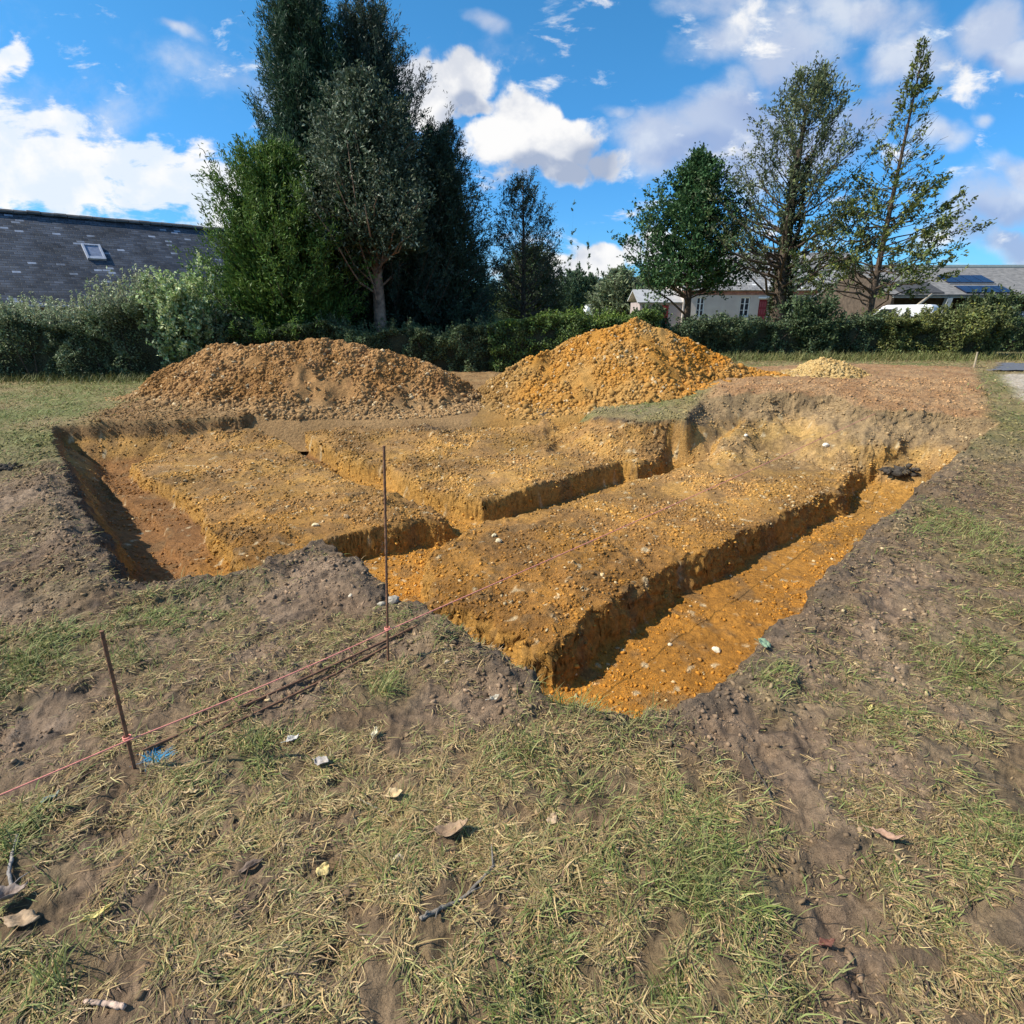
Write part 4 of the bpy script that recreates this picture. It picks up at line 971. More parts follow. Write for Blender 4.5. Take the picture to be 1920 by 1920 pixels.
from mathutils import Matrix
FR = {}                                              # the local frames set so far
def framed(o, origin, ex, ey, ez):                  # local axes of an object
    M = Matrix((( ex[0], ey[0], ez[0], origin[0]), (ex[1], ey[1], ez[1], origin[1]), (ex[2], ey[2], ez[2], origin[2]), (0,0,0,1)))
    o.matrix_local = M
    FR[o.name] = M
def roof_slab(name, mat, parent, origin, along, upslope, length, width, th=.10):
    """slab whose local x runs along the eave and y up the slope"""
    ex = np.array(along, float); ex /= np.linalg.norm(ex); ey = np.array(upslope, float); ey -= ex * ey.dot(ex); ey /= np.linalg.norm(ey); ez = np.cross(ex, ey)
    mb = MB(); mb.box((0, 0, -th), (length, width, 0)); o = mb.build(name, mat, parent)
    framed(o, origin, ex, ey, ez); return o

def wall_open(mb, x0, x1, z0, z1, y0, th, ops):      # wall facing -y with openings (xa, xb, za, zb)
    xs = sorted({x0, x1, *[o[0] for o in ops], *[o[1] for o in ops]})
    for a, b in zip(xs[:-1], xs[1:]):
        cuts = sorted([(o[2], o[3]) for o in ops if o[0] <= a + 1e-6 and o[1] >= b - 1e-6])
        z = z0
        for c, d in cuts:
            if c > z + 1e-6: mb.box((a, y0, z), (b, y0 + th, c))
            z = d
        if z1 > z + 1e-6: mb.box((a, y0, z), (b, y0 + th, z1))
def window(parent, xa, xb, za, zb, y, nv=2, nh=3, name='window'):
    f = MB(); t = .07
    f.box((xa, y+.04, za), (xa+t, y+.12, zb)); f.box((xb-t, y+.04, za), (xb, y+.12, zb))
    f.box((xa+t, y+.04, za), (xb-t, y+.12, za+t)); f.box((xa+t, y+.04, zb-t), (xb-t, y+.12, zb))
    for i in range(1, nv):
        c = xa + (xb-xa)*i/nv; f.box((c-.045, y+.045, za+t), (c+.045, y+.115, zb-t))
    for i in range(1, nh):
        c = za + (zb-za)*i/nh
        for j in range(nv):
            a = xa + t if j == 0 else xa+(xb-xa)*j/nv+.045; b = xb - t if j == nv-1 else xa+(xb-xa)*(j+1)/nv-.045
            f.box((a, y+.05, c-.018), (b, y+.11, c+.018))
    w = f.build(name, M_WHITE, parent)
    g = MB(); g.box((xa+.02, y+.08, za+.02), (xb-.02, y+.09, zb-.02)); g.build('pane', M_GLASS, w)
    s = MB(); s.box((xa-.08, y-.06, za-.07), (xb+.08, y+.04, za)); s.build('sill', M_CONC, w)
    return w

# --- barn with the long slate roof
def barn():
    a = at_y(0, 395, 24.0); b = at_y(400, 430, 29.27)
    d = (b - a)[:2]; d /= np.linalg.norm(d); al = np.array((d[0], d[1], 0)); n = np.array((d[1], -d[0], 0))   # n: towards the field
    zr = (a[2] + b[2]) / 2; run = 3.7; ze = 1.78
    o = np.array((a[0], a[1], 0)) - al * 16; Ln = 29
    root = empty('barn', o); tag(root, 'long low stone barn with a dark mossy slate roof', 'barn')
    O = np.zeros(3)
    up = np.array((-n[0] * run, -n[1] * run, zr - ze)); w = np.linalg.norm(up)
    rf = roof_slab('roof', M_SLATE, root, O + n * run + np.array((0,0,ze)), al, up, Ln, w)
    up2 = np.array((n[0] * run, n[1] * run, zr - ze))
    roof_slab('roof', M_SLATE, root, O - n * run + al * Ln + np.array((0,0,ze)), -al, up2, Ln, w)
    mb = MB()
    def P(s, t, z): return O + al * s + n * t + np.array((0, 0, z))
    for s in (0.2, Ln - .55):                       # gables
        mb.prism([P(s, run-.35, -.3), P(s, -run+.35, -.3), P(s, -run+.35, ze-.05), P(s, 0, zr-.38), P(s, run-.35, ze-.05)], al * .35)
    for t in (run - .75, -run + .35):
        mb.prism([P(.56, t, -.3), P(Ln-.56, t, -.3), P(Ln-.56, t, ze+.12), P(.56, t, ze+.12)], n * .4)
    mb.build('wall', M_STONE, root)
    rt = MB(); k = 0; r = random.Random(3)
    while k * .42 < Ln - .4:                        # clay ridge tiles
        z = zr - .05 + r.uniform(-.015, .02); p = [P(k*.42, math.cos(q)*.16, z + math.sin(q)*.14) for q in np.linspace(0, math.pi, 7)]
        rt.prism(p, al * .40); k += 1
    rt.build('ridge', mat_plain('ridge_tile', (.10,.10,.10), rough=.9, var=.4, scale=3), root)
    gu = MB(); gu.tube([P(0, run + .07, ze - .08), P(Ln, run + .07, ze - .08)], .06, 8); gu.build('gutter', M_METAL, root)
    # small roof light: find where the view ray meets the roof
    e1, e2 = al, up / w; nn = np.cross(e1, e2); p0 = o + n * run + np.array((0,0,ze))
    dr = np.array(ray(176, 474)); t = np.dot(p0 - np.array((0,0,CAM_H)), nn) / np.dot(dr, nn); hit = np.array((0,0,CAM_H)) + dr * t - p0
    sx, sy = hit.dot(e1), hit.dot(e2)
    f = MB(); W, H_ = .62, .85
    f.box((sx-W/2, sy-H_/2, 0), (sx-W/2+.07, sy+H_/2, .09)); f.box((sx+W/2-.07, sy-H_/2, 0), (sx+W/2, sy+H_/2, .09))
    f.box((sx-W/2+.07, sy-H_/2, 0), (sx+W/2-.07, sy-H_/2+.13, .08)); f.box((sx-W/2+.07, sy+H_/2-.06, 0), (sx+W/2-.07, sy+H_/2, .08))
    fo = f.build('roof_light', mat_plain('zinc', (.42,.45,.52), rough=.5, var=.15), root); fo.matrix_local = FR[rf.name]
    g = MB(); g.box((sx-W/2+.06, sy-H_/2+.12, .02), (sx+W/2-.06, sy+H_/2-.05, .05)); go = g.build('pane', mat_plain('dusty_glass', (.22,.25,.33), rough=.25, var=.2), fo)
barn()

# --- long pale house with the red doors
def house():
    Y = 48.0
    def X(u): return at_y(u, 570, Y)[0]
    x0, x1 = X(1281), X(1610); z1 = 3.25; dep = 6.5
    root = empty('house', (x0, Y, 0)); tag(root, 'long pale rendered house with dark red panelled door and white windows', 'house')
    def R(u): return X(u) - x0
    L_ = x1 - x0
    wins = [(R(1306), R(1321)), (R(1388), R(1406)), (R(1480), R(1498)), (R(1556), R(1574))]
    ops = [(a, b, 1.08, 2.52) for a, b in wins] + [(R(1423), R(1440), 0.0, 2.35)]
    mb = MB(); wall_open(mb, 0, L_, 0, z1 - .55, 0, .4, ops)
    mb.box((0, .401, 0), (.4, dep, z1 - .3)); mb.box((L_-.4, .401, 0), (L_, dep, z1 - .3)); mb.box((.4, dep-.4, 0), (L_-.4, dep, z1-.3))
    mb.prism([(0.002, .4, z1-.3), (0.002, dep, z1-.3), (0.002, dep/2+.2, 6.1)], (.39, 0, 0)); mb.prism([(L_-.392, .4, z1-.3), (L_-.392, dep, z1-.3), (L_-.392, dep/2+.2, 6.1)], (.39, 0, 0))
    mb.build('wall', M_RENDER, root)
    c = MB(); c.box((-.03, -.05, z1-.55), (L_+.03, .40, z1-.36)); c.box((-.06, -.10, z1-.36), (L_+.06, .40, z1-.2)); c.build('cornice', M_BRICK, root)
    for a, b in wins: window(root, a, b, 1.08, 2.52, .05)
    d = MB(); a, b = R(1423), R(1440); d.box((a, .12, 0), (b, .18, 2.35)); dd = d.build('door', M_REDDOOR, root)
    pm = MB()
    for i in range(3):
        for j in range(4):
            w = (b-a-.16)/3; pm.box((a+.08+i*w+.03, .105, .15+j*.54), (a+.08+(i+1)*w-.03, .125, .15+j*.54+.42))
    pm.build('panel', mat_plain('red_panel', (.30,.06,.07), rough=.4, var=.2), dd)
    h = MB(); h.tube([(b-.12, .06, 1.05), (b-.12, .12, 1.05)], .03, 8); h.build('handle', M_METAL, dd)
    li = MB(); li.box((a-.12, -.10, 2.42), (b+.12, .0, 2.55)); li.build('lintel', M_WHITE, root)
    pit = 3.0; run = dep/2 + .25; w = math.hypot(run, pit)
    roof_slab('roof', M_SLATE2, root, (-.25, -.30, z1-.2), (1,0,0), (0, run, pit), L_+.5, w)
    roof_slab('roof', M_SLATE2, root, (L_+.25, dep+.20, z1-.2), (-1,0,0), (0, -run, pit), L_+.5, w)
    ch = MB(); ch.box((L_*.62, dep/2-.4, 5.6), (L_*.62+.9, dep/2+.3, 7.0)); ch.box((L_*.62-.06, dep/2-.46, 7.0), (L_*.62+.96, dep/2+.36, 7.12)); ch.build('chimney', M_BRICK, root)
    # the lower outbuilding at its end
    a0 = R(1202); ax1 = -.002
    m2 = MB(); da, db = R(1242), R(1256.5)
    wall_open(m2, a0, ax1, 0, 2.15, .3, .3, [(da, db, 0, 1.95)]); m2.box((a0, .601, 0), (a0+.3, 4.2, 2.15)); m2.box((a0+.3, 3.9, 0), (ax1, 4.2, 2.15))
    m2.build('annex_wall', mat_plain('stained_render', (.44,.36,.33), rough=.95, col2=(.34,.27,.25), scale=1.5), root)
    roof_slab('annex_roof', mat_plain('pale_tin', (.34,.34,.34), rough=.6, var=.15, scale=1.5), root, (a0-.25, .1, 2.16), (1,0,0), (0, 2.4, 1.0), -a0+.24, 2.65)
    roof_slab('annex_roof', mat_plain('pale_tin_rear', (.52,.52,.52), rough=.6, var=.15, scale=1.5), root, (-.01, 4.5, 2.35), (-1,0,0), (0, -2.0, .83), -a0+.24, 2.15)
    d2 = MB(); d2.box((da, .40, 0), (db, .46, 1.95)); ad = d2.build('door', M_RED, root); ad['label'] = 'plain bright red plank door of the outbuilding'
    for z in (.4, 1.5):
        b2 = MB(); b2.box((da+.05, .37, z), (db-.05, .398, z+.09)); b2.build('hinge', M_DARK, ad)
house()

# --- open farm shed with solar panels
def shed():
    Y = 31.0
    def X(u): return at_y(u, 555, Y)[0]
    x0 = X(1676); Ln = 22.0; ze = zat(552, Y); yr = 35.2; zr = zat(500, yr); dep = (yr - Y) * 2
    root = empty('farm_shed', (x0, Y, 0)); tag(root, 'open fronted farm shed with solar panels on a grey roof', 'shed')
    run, rise = yr - Y, zr - ze; w = math.hypot(run, rise)
    rf = roof_slab('roof', M_ROOFSHEET, root, (0, 0, ze), (1,0,0), (0, run, rise), Ln, w)
    roof_slab('roof', M_ROOFSHEET, root, (Ln, 2*run, ze), (-1,0,0), (0, -run, rise), Ln, w)
    rc = MB(); rc.prism([(0, run-.22, zr-.14), (0, run, zr+.04), (0, run+.22, zr-.14), (0, run+.2, zr-.02), (0, run, zr+.10), (0, run-.2, zr-.02)], (Ln, 0, 0)); rc.build('ridge', mat_plain('ridge_sheet', (.14,.17,.17), rough=.7), root)
    bm = MB(); bm.box((.1, .12, ze-.16), (Ln-.1, .24, ze-.02)); bm.build('beam', M_CONC, root)
    wl = MB(); wl.box((.1, 2*run-.3, 0), (Ln-.1, 2*run-.15, ze)); wl.box((.1, .3, 0), (.25, 2*run-.3, ze)); wl.prism([(.1, .3, ze), (.1, 2*run-.3, ze), (.1, run, zr-.2)], (.14, 0, 0))
    wl.box((.26, 2.4, 0), (4.2, 2.52, ze+.3)); wl.build('wall', M_TIMBER, root)
    for u in (1781, 1903, 2040, 2200):
        x = X(u) - x0; p = MB(); p.prism([(x-.42, .02, 0), (x-.14, .02, 0), (x+.22, .02, ze-.17), (x-.04, .02, ze-.17)], (0, .26, 0)); p.build('post', M_CONC, root)
    # two rows of panels
    pa, pb = X(1812) - x0, X(1902) - x0; npan = 4; pw = (pb - pa) / npan
    for row, (y0, y1) in enumerate(((.10, 1.05), (1.62, 2.75))):
        for i in range(npan):
            f = MB(); f.box((pa + i*pw + .02, y0, .03), (pa + (i+1)*pw - .02, y1, .085)); fo = f.build('solar_panel', M_PANEL, root, bevel=.004); fo.matrix_local = FR[rf.name]
    for y0 in (1.12, 1.50):
        r_ = MB(); r_.box((pa, y0, .01), (pb, y0 + .05, .06)); ro = r_.build('rail', M_METAL, root); ro.matrix_local = FR[rf.name]
    # left part: dark sheet standing in for shade on the roof
    q = MB(); q.box((.4, .1, .02), (pa - 1.1, 1.75, .06)); qo = q.build('roof_shade', mat_plain('shade_on_roof', (.055,.055,.058), rough=.9, var=.3), root); qo.matrix_local = FR[rf.name]
shed()

def wheel(parent, x, y, z, r, w=.2):
    t = MB(); pts = []
    n = 20
    ring = [(0, r*.62), (0.02, r*.93), (w*.2, r), (w*.8, r), (w-.02, r*.93), (w, r*.62)]
    vs = []; fs = []
    for i in range(n):
        a = 2*math.pi*i/n
        for (yy, rr) in ring: vs.append((x + math.cos(a)*rr, y - w/2 + yy, z + math.sin(a)*rr))
    m = len(ring)
    for i in range(n):
        for k in range(m-1): fs.append((i*m+k, ((i+1)%n)*m+k, ((i+1)%n)*m+k+1, i*m+k+1))
    t.add(vs, fs); wh = t.build('wheel', M_RUBBER, parent, smooth=True)
    r_ = MB(); r_.tube([(x, y - w*.38, z), (x, y + w*.38, z)], r*.6, 18); r_.build('rim', M_METAL, wh)
def van():
    p = at_y(1676, 580, 28.6)
    root = empty('white_van', (p[0] + .1, 28.6, 0.0), math.radians(-42)); tag(root, 'white van parked behind the hedge, left of the open shed', 'van')
    prof = [(-1.55,.45),(-1.62,.8),(-1.50,1.02),(-.95,1.16),(-.45,1.72),(-.25,1.80),(1.45,1.82),(1.58,1.70),(1.62,.5),(1.55,.38),(-1.45,.38)]
    b = MB(); b.prism([(x, -.78, z) for x, z in prof][::-1], (0, 1.56, 0)); bo = b.build('body', mat_plain('white_van_paint', (.78,.79,.80), rough=.3, var=.04, spec=.5), root, bevel=.05)
    g = MB(); g.prism([(-.93,-.68,1.19),(-.93,.68,1.19),(-.49,.62,1.69),(-.49,-.62,1.69)], (-.03, 0, .02)); g.build('windscreen', M_GLASS, root)
    for s in (-.782, .762):
        q = MB(); q.prism([(-.78, s, 1.2), (.05, s, 1.2), (.05, s, 1.62), (-.46, s, 1.62)], (0, .02, 0)); q.build('side_window', M_GLASS, root)
    for s in (-.62, .42):
        h = MB(); h.box((-1.66, s, .72), (-1.56, s + .2, .92)); h.build('headlight', mat_plain('lamp_glass', (.6,.62,.62), rough=.1), root, bevel=.02)
    for x in (-1.0, 1.05):
        for y in (-.72, .72): wheel(root, x, y, .3, .3)
    bp = MB(); bp.box((-1.72, -.76, .36), (-1.56, .76, .58)); bp.build('bumper', mat_plain('grey_plastic', (.06,.06,.065), rough=.6), root, bevel=.03)
van()
def trailer():
    p = at_y(1900, 580, 27.0); z = float(zg(p[0], 27))
    root = empty('farm_trailer', (p[0] - 1.1, 27.0, z)); tag(root, 'blue grey sheet sided farm trailer parked in front of the open shed', 'trailer')
    b = MB(); b.box((0, 0, .75), (4.2, 1.9, 1.5)); b.build('body', M_BLUEGREY, root, bevel=.03)
    for i in range(9):
        r_ = MB(); r_.box((.06 + i*.5, -.06, .75), (.12 + i*.5, -.002, 1.5)); r_.build('rib', M_BLUEGREY, root)
    ch = MB(); ch.box((.1, .3, .58), (4.1, .5, .746)); ch.box((.1, 1.4, .58), (4.1, 1.6, .746)); ch.build('chassis', M_DARK, root)
    for x in (1.4, 2.5):
        for y in (.15, 1.75): wheel(root, x, y, .38, .38, .22)
trailer()
def pole():
    a = at_y(1712, 579, 29.6); b = at_y(1747, 552, 30.4)
    mb = MB(); a0 = a - (b - a) * 2.0
    mb.tube([a0 - a0, (a - a0), (b - a0)], [.08, .075, .06], 8)
    o = mb.build('leaning_pole', mat_plain('bare_pole', (.42,.34,.24), rough=.9, var=.25, scale=6), smooth=True); o.location = a0
    tag(o, 'bare wooden pole leaning against the eave of the open shed', 'pole')
pole()
def far_house():
    Y = 120.0; x = at_y(1059, 565, Y)[0]
    root = empty('gabled_house', (x, Y, 0)); tag(root, 'distant white gabled house with a blue slate roof', 'house')
    mb = MB(); W = 1.75; mb.prism([(-W,0,0),(W,0,0),(W,0,2.6),(0,0,4.5),(-W,0,2.6)], (0, 7, 0)); mb.box((-3.6, 1, 0), (-W-.002, 5, 1.9)); mb.build('wall', M_WHITE, root)
    M_BS = mat_plain('blue_slate', (.09,.11,.17), rough=.5, var=.2)
    w = math.hypot(W+.3, 2.1)
    roof_slab('roof', M_BS, root, (W+.3, -.3, 2.42), (0,1,0), (-(W+.3), 0, 2.2), 7.6, w+.05); roof_slab('roof', M_BS, root, (-W-.3, 7.3, 2.42), (0,-1,0), ((W+.3), 0, 2.2), 7.6, w+.05)
    roof_slab('lean_to_roof', M_BS, root, (-3.8, .8, 1.8), (1,0,0), (0, 2.2, .7), 2.0, 2.4)
    window(root, -.5, .5, 1.2, 2.3, -.1)
far_house()
def caravan():
    Y = 84.0; x = at_y(1116, 575, Y)[0]
    root = empty('caravan', (x, Y, 0)); tag(root, 'white caravan showing between hedge top and poplars', 'caravan')
    prof = [(-1.15,.45),(-1.3,.9),(-1.2,1.7),(-.95,2.25),(.9,2.3),(1.2,1.9),(1.25,.9),(1.1,.45)]
    b = MB(); b.prism([(a, 0, z) for a, z in prof][::-1], (0, 3.6, 0)); b.build('body', M_WHITE, root, bevel=.06)
    w = MB(); w.box((-.7, -.03, 1.25), (.7, -.002, 1.85)); w.build('window', M_GLASS, root)
    for y in (1.5,): 
        t = MB(); t.tube([(-1.22, y, .3), (-1.0, y, .3)], .3, 16); t.build('wheel', M_RUBBER, root); t = MB(); t.tube([(1.0, y, .3), (1.2, y, .3)], .3, 16); t.build('wheel', M_RUBBER, root)
caravan()
def garden_wall():
    a, b = at_y(884, 578, 37), at_y(944, 577, 37)
    mb = MB(); mb.box((0, 0, 0), (b[0]-a[0], .25, 1.5)); c = MB(); c.box((-.04, -.05, 1.5), (b[0]-a[0]+.04, .30, 1.58))
    root = empty('garden_wall', (a[0], 37, 0)); tag(root, 'low garden wall with a pale coping beyond the hedge', 'wall')
    mb.build('wall', mat_plain('mossy_wall', (.16,.19,.09), rough=.95, var=.3, scale=2), root); c.build('coping', mat_plain('pale_coping', (.5,.48,.36), rough=.9, var=.2), root)
garden_wall()
# --- the road
def flat(name, pl, dz, mat):
    pl = np.array(pl); xs = np.linspace(pl[:,0].min(), pl[:,0].max(), 60); ysn = np.linspace(pl[:,1].min(), pl[:,1].max(), 40)
    gx, gy = np.meshgrid(xs, ysn); z = field(gx.ravel(), gy.ravel())['z'] + dz
    ins = sdist(gx.ravel(), gy.ravel(), [tuple(p) for p in pl]) > -.05
    i0 = (np.arange(39)[:, None]*60 + np.arange(59)[None]).ravel(); q = np.stack([i0, i0+1, i0+61, i0+60], 1); q = q[ins[q].all(1)]
    o = link(name, np_mesh(name, np.stack([gx.ravel(), gy.ravel(), z], 1), q, 4, smooth=True), mat); tag(o, kind='structure'); return o
flat('road', ROAD, .03, mat_plain('worn_asphalt', (.115,.12,.135), rough=.8, var=.2, scale=30, bump=.4))
# ------------------------------------------------------------------ grass
def blades(x, y, z, az, el, L, W, col, bend, r):
    n = len(x); K = 4
    P = np.stack([x, y, z], 1); h = np.stack([np.cos(az), np.sin(az), 0*az], 1); sd = np.stack([-np.sin(az), np.cos(az), 0*az], 1)
    sway = r.normal(0, .26, n)
    V = np.zeros((n, K, 2, 3)); cur = P.copy(); e = el.copy(); a = az.copy()
    for k in range(K):
        w = W * (1, .95, .7, .12)[k] * .5
        V[:, k, 0] = cur - sd * w[:, None]; V[:, k, 1] = cur + sd * w[:, None] + np.array((0, 0, 1)) * (w * .5)[:, None]
        st = L / (K - 1)
        cur = cur + np.stack([np.cos(a)*np.cos(e), np.sin(a)*np.cos(e), np.sin(e)], 1) * st[:, None]
        e = e - bend; a = a + sway
        cur[:, 2] = np.maximum(cur[:, 2], z - .004)
    b = (np.arange(n) * K * 2)[:, None]
    F = np.stack([b + np.array([2*k, 2*k+1, 2*k+3, 2*k+2]) for k in range(K-1)], 1).reshape(-1, 4)
    C_ = np.repeat(col, K*2, 0)
    return V.reshape(-1, 3), F, C_
STRAWC = np.array(((.50,.36,.17),(.42,.295,.13),(.56,.42,.21),(.34,.235,.11)))
OLIVE = np.array(((.26,.235,.09),(.32,.28,.115),(.20,.185,.07)))
GREENC = np.array(((.165,.20,.052),(.21,.24,.072),(.25,.265,.095),(.125,.15,.043)))
DEAD = np.array(((.19,.13,.075),(.12,.085,.055),(.25,.175,.10)))
BLUE_C = G(284, 1420)
def grass():
    r = np.random.default_rng(77)
    zones = [(.62, 1.5, 200000, 1.0), (1.5, 2.8, 280000, 1.0), (2.8, 5.5, 230000, 1.1), (5.5, 16, 210000, 1.5)]
    VV, FF, CC, base, tot = [], [], [], 0, 0
    for y0, y1, n, sc in zones:
        y = np.sqrt(r.uniform(y0**2, y1**2, n)); x = r.uniform(-1, 1, n) * (.62 + .96 * y)
        F = field(x, y)
        cl = np.clip(.72 + 1.9 * noise(x, y, .12, 120) + 1.2 * noise(x, y, .45, 121), 0, 1.6)
        dens = (.50 + .40*F['green'] + .32*F['straw'] - .62*F['mud']) * cl
        dens = dens * (1 - F['pit']) * (1 - F['path']) * (1 - .93*F['brown'])
        dens = np.where(F['strip'] > .3, .25 + .8 * noise(x, y, .2, 33), dens)
        dens *= 1 - .75 * np.exp(-((F['d'] + .06) / .10) ** 2)
        if y0 > 5: dens *= 1.3
        hid = (y > 8.9) & (y < 13.0) & (x > -5.2) & (x < 5.2)
        k = (r.random(n) < dens) & ~hid
        x, y = x[k], y[k]; F = {a: b[k] for a, b in F.items()}; n = len(x); tot += n
        far = S((y - 4) / 4)
        g = np.clip(F['green'] * .52 - .06 + F['strip'] * .55 + .22 * far * (x < -3) + .12 * far + .25 * noise(x, y, .09, 130), 0, 1)
        st = np.clip(.50 + .5*F['straw'] - .5*F['mud'], 0, 1)
        u = r.random(n); col = np.zeros((n, 3))
        isg = u < .03 + .80 * g; u2 = r.random(n)
        iso = ~isg & (u2 < .24 - .10 * F['mud']); iss = ~isg & ~iso & (u2 < .30 + .66 * st); isd = ~isg & ~iso & ~iss
        for mk, pal in ((isg, GREENC), (iso, OLIVE), (iss, STRAWC), (isd, DEAD)):
            col[mk] = pal[r.integers(0, len(pal), mk.sum())]
        col *= r.uniform(.7, 1.3, (n, 1)) * r.uniform(.92, 1.08, (n, 3))
        bl = ((x - BLUE_C[0])**2 + (y - BLUE_C[1])**2 < .042**2 * (1 + .8*noise(x, y, .05, 9))) & (r.random(n) < .95)
        col[bl] = np.array((.05, .26, .44)) * r.uniform(.6, 1.3, (bl.sum(), 1))
        fl = 2.2 * np.pi * noise(x, y, .9, 140) + 1.2 * np.pi * noise(x, y, .22, 141)
        az = fl + r.normal(0, .75, n) + np.where(r.random(n) < .5, 0, np.pi)
        el = np.radians(np.where(isg, r.uniform(8, 55, n), r.uniform(0, 24, n))) * (1 - .5 * F['mud'])
        L = np.where(isg, r.uniform(.028, .070, n), r.uniform(.015, .068, n)) * sc * (1 - .35 * F['mud']); 
        lng = r.random(n) < .05; L[lng] *= 1.9
        W = np.where(isg, r.uniform(.0020, .0036, n), r.uniform(.0014, .0030, n)) * sc * (1 + .12 * y)
        v, f, c = blades(x, y, F['z'] + .002, az, el, L, W, col, np.where(isg, .22, .10) * r.uniform(.2, 1.8, n), r)
        VV.append(v); FF.append(f + base); CC.append(c); base += len(v)
    # tufts that stand up
    tf = [(725,1300,.10,90),(1000,1420,.07,50),(1100,1490,.09,90),(480,1410,.09,70),(1330,1640,.16,160),(1270,1680,.14,120),(60,1250,.2,220),(1830,1010,.3,260),(1440,1290,.12,80),(1080,1340,.16,160),(1200,1370,.14,120),(1035,1320,.10,110),
          (380,1110,.16,120),(250,1230,.15,120),(30,1600,.08,60),(110,1830,.1,80),(1005,1860,.14,120),(900,1880,.1,60),(1800,1260,.2,160),(1160,1560,.1,70),(1880,1600,.1,80),(1500,1860,.08,50)]
    for u, v, ra, m in tf:
        c0 = G(u, v); x = c0[0] + r.normal(0, ra*.5, m); y = c0[1] + r.normal(0, ra*.5, m); F = field(x, y); k = F['pit'] < .3
        x, y, z = x[k], y[k], F['z'][k]; m = len(x); tot += m
        col = np.where((r.random(m) < .62)[:, None], GREENC[r.integers(0, 4, m)], OLIVE[r.integers(0, 3, m)]) * r.uniform(.75, 1.35, (m, 1))
        v_, f, c = blades(x, y, z, r.uniform(0, 2*np.pi, m), np.radians(r.uniform(28, 80, m)), r.uniform(.05, .12, m), r.uniform(.002, .0038, m), col, r.uniform(.05, .45, m), r)
        VV.append(v_); FF.append(f + base); CC.append(c); base += len(v_)
    # long grass at the foot of the hedge
    m = 26000; s = r.random(m); hx = -16 + 30*s; x = hx + r.normal(0, .1, m); y = 13.6 + .05*(x+16) - np.abs(r.normal(0, .5, m)) - .2
    F = field(x, y); k = (F['brown'] < .4) & ~((x > -5) & (x < 4.5) & (y < 12.8)) & (F['path'] < .3)
    x, y, z = x[k], y[k], F['z'][k]; m = len(x); tot += m
    col = np.where((r.random(m) < .6)[:, None], GREENC[r.integers(0, 4, m)] * .7, OLIVE[r.integers(0, 3, m)]) * r.uniform(.6, 1.2, (m, 1))
    v_, f, c = blades(x, y, z, r.uniform(0, 2*np.pi, m), np.radians(r.uniform(35, 85, m)), r.uniform(.06, .26, m), r.uniform(.006, .012, m), col, r.uniform(.05, .4, m), r)
    VV.append(v_); FF.append(f + base); CC.append(c)
    me = np_mesh('grass', np.concatenate(VV), np.concatenate(FF), 4, np.concatenate(CC))
    o = link('grass', me, mat_tint('grass_blade', rough=.6, spec=.2, transl=.15)); tag(o, 'trampled straw coloured and green grass over the muddy field', 'grass', kind='stuff')
    print('blades', tot)
grass()

# ------------------------------------------------------------------ small things on the ground
def gz(x, y): return float(field(np.array([x]), np.array([y]))['z'][0])
M_RUST = mat_plain('rusty_iron', (.26,.13,.070), rough=.85, col2=(.12,.062,.038), scale=40, bump=.5)
def stake(label, ub, vb, ut, vt, rad):
    p = G(ub, vb); z = gz(p[0], p[1]); top = at_y(ut, vt, p[1])
    o = np.array((p[0], p[1], z)); t = np.array(top) - o
    mb = MB(); ks = np.linspace(-.12, 1, 60); pts = [t * k for k in ks]
    mb.tube(pts, [rad * (1.0 + (.13 if i % 2 else -.05)) for i in range(60)], 8)
    ob = mb.build('iron_stake', M_RUST); ob.location = o
    tag(ob, label, 'stake', 'iron stakes holding the line'); return o, t
s1 = stake('short rusty iron stake beside the blue paint mark', 253, 1443, 190, 1183, .0062)
s2 = stake('tall thin rusty iron stake standing at the trench edge', 728, 1242, 720, 836, .0056)
pf = G(1826, 690); zf = gz(*pf)
mb = MB(); ptop = at_y(1833, 660, pf[1]); d = np.array(ptop) - np.array((pf[0], pf[1], zf)); mb.tube([d * -.2, d * .3, d], [.022, .02, .016], 7)
o = mb.build('wooden_peg', mat_plain('pale_peg', (.40,.33,.22), rough=.9, var=.2)); o.location = (pf[0], pf[1], zf); tag(o, 'pale wooden peg at the far end of the line, before the hedge', 'peg')
# the line
def string():
    y1, y2 = s1[0][1], s2[0][1]
    a, b = np.array(at_y(243, 1383, y1)), np.array(at_y(730, 1178, y2)); c = np.array(at_y(1829, 684, pf[1]))
    a += np.array((.006, -.012, 0)); b += np.array((.006, -.010, 0))
    st = a + (a - b) / np.linalg.norm(b - a) * 1.6 + np.array((-.05, 0, 0))
    mb = MB()
    def run(p, q, sag, n=30):
        return [p + (q - p) * t - np.array((0, 0, sag * 4 * t * (1 - t))) for t in np.linspace(0, 1, n)]
    pts = run(st, a, .01) + run(a, b, .012)[1:] + run(b, c, .05, 60)[1:]
    mb.tube(pts, .0028, 6)
    for s, p in ((s1, a), (s2, b)):                  # the turns round each stake
        k = (p[2] - s[0][2]) / s[1][2]; cc = s[0] + s[1] * k
        mb.tube([cc + np.array((math.cos(q) * .0125, math.sin(q) * .0125, (q / 19 - .5) * .014)) for q in np.linspace(0, 19, 60)], .0022, 5)
    for t in (.33, .62, .8):                         # loose ends of knots
        p = a + (b - a) * t; mb.tube([p, p + np.array((.008, -.006, -.012)), p + np.array((.02, -.008, -.03)), p + np.array((.024, -.004, -.05))], .0014, 4)
    o = mb.build('marking_line', mat_plain('pink_twine', (.76,.28,.21), rough=.8, var=.2, scale=60)); tag(o, 'pink twine stretched low past the stakes and over the trenches', 'string line')
string()
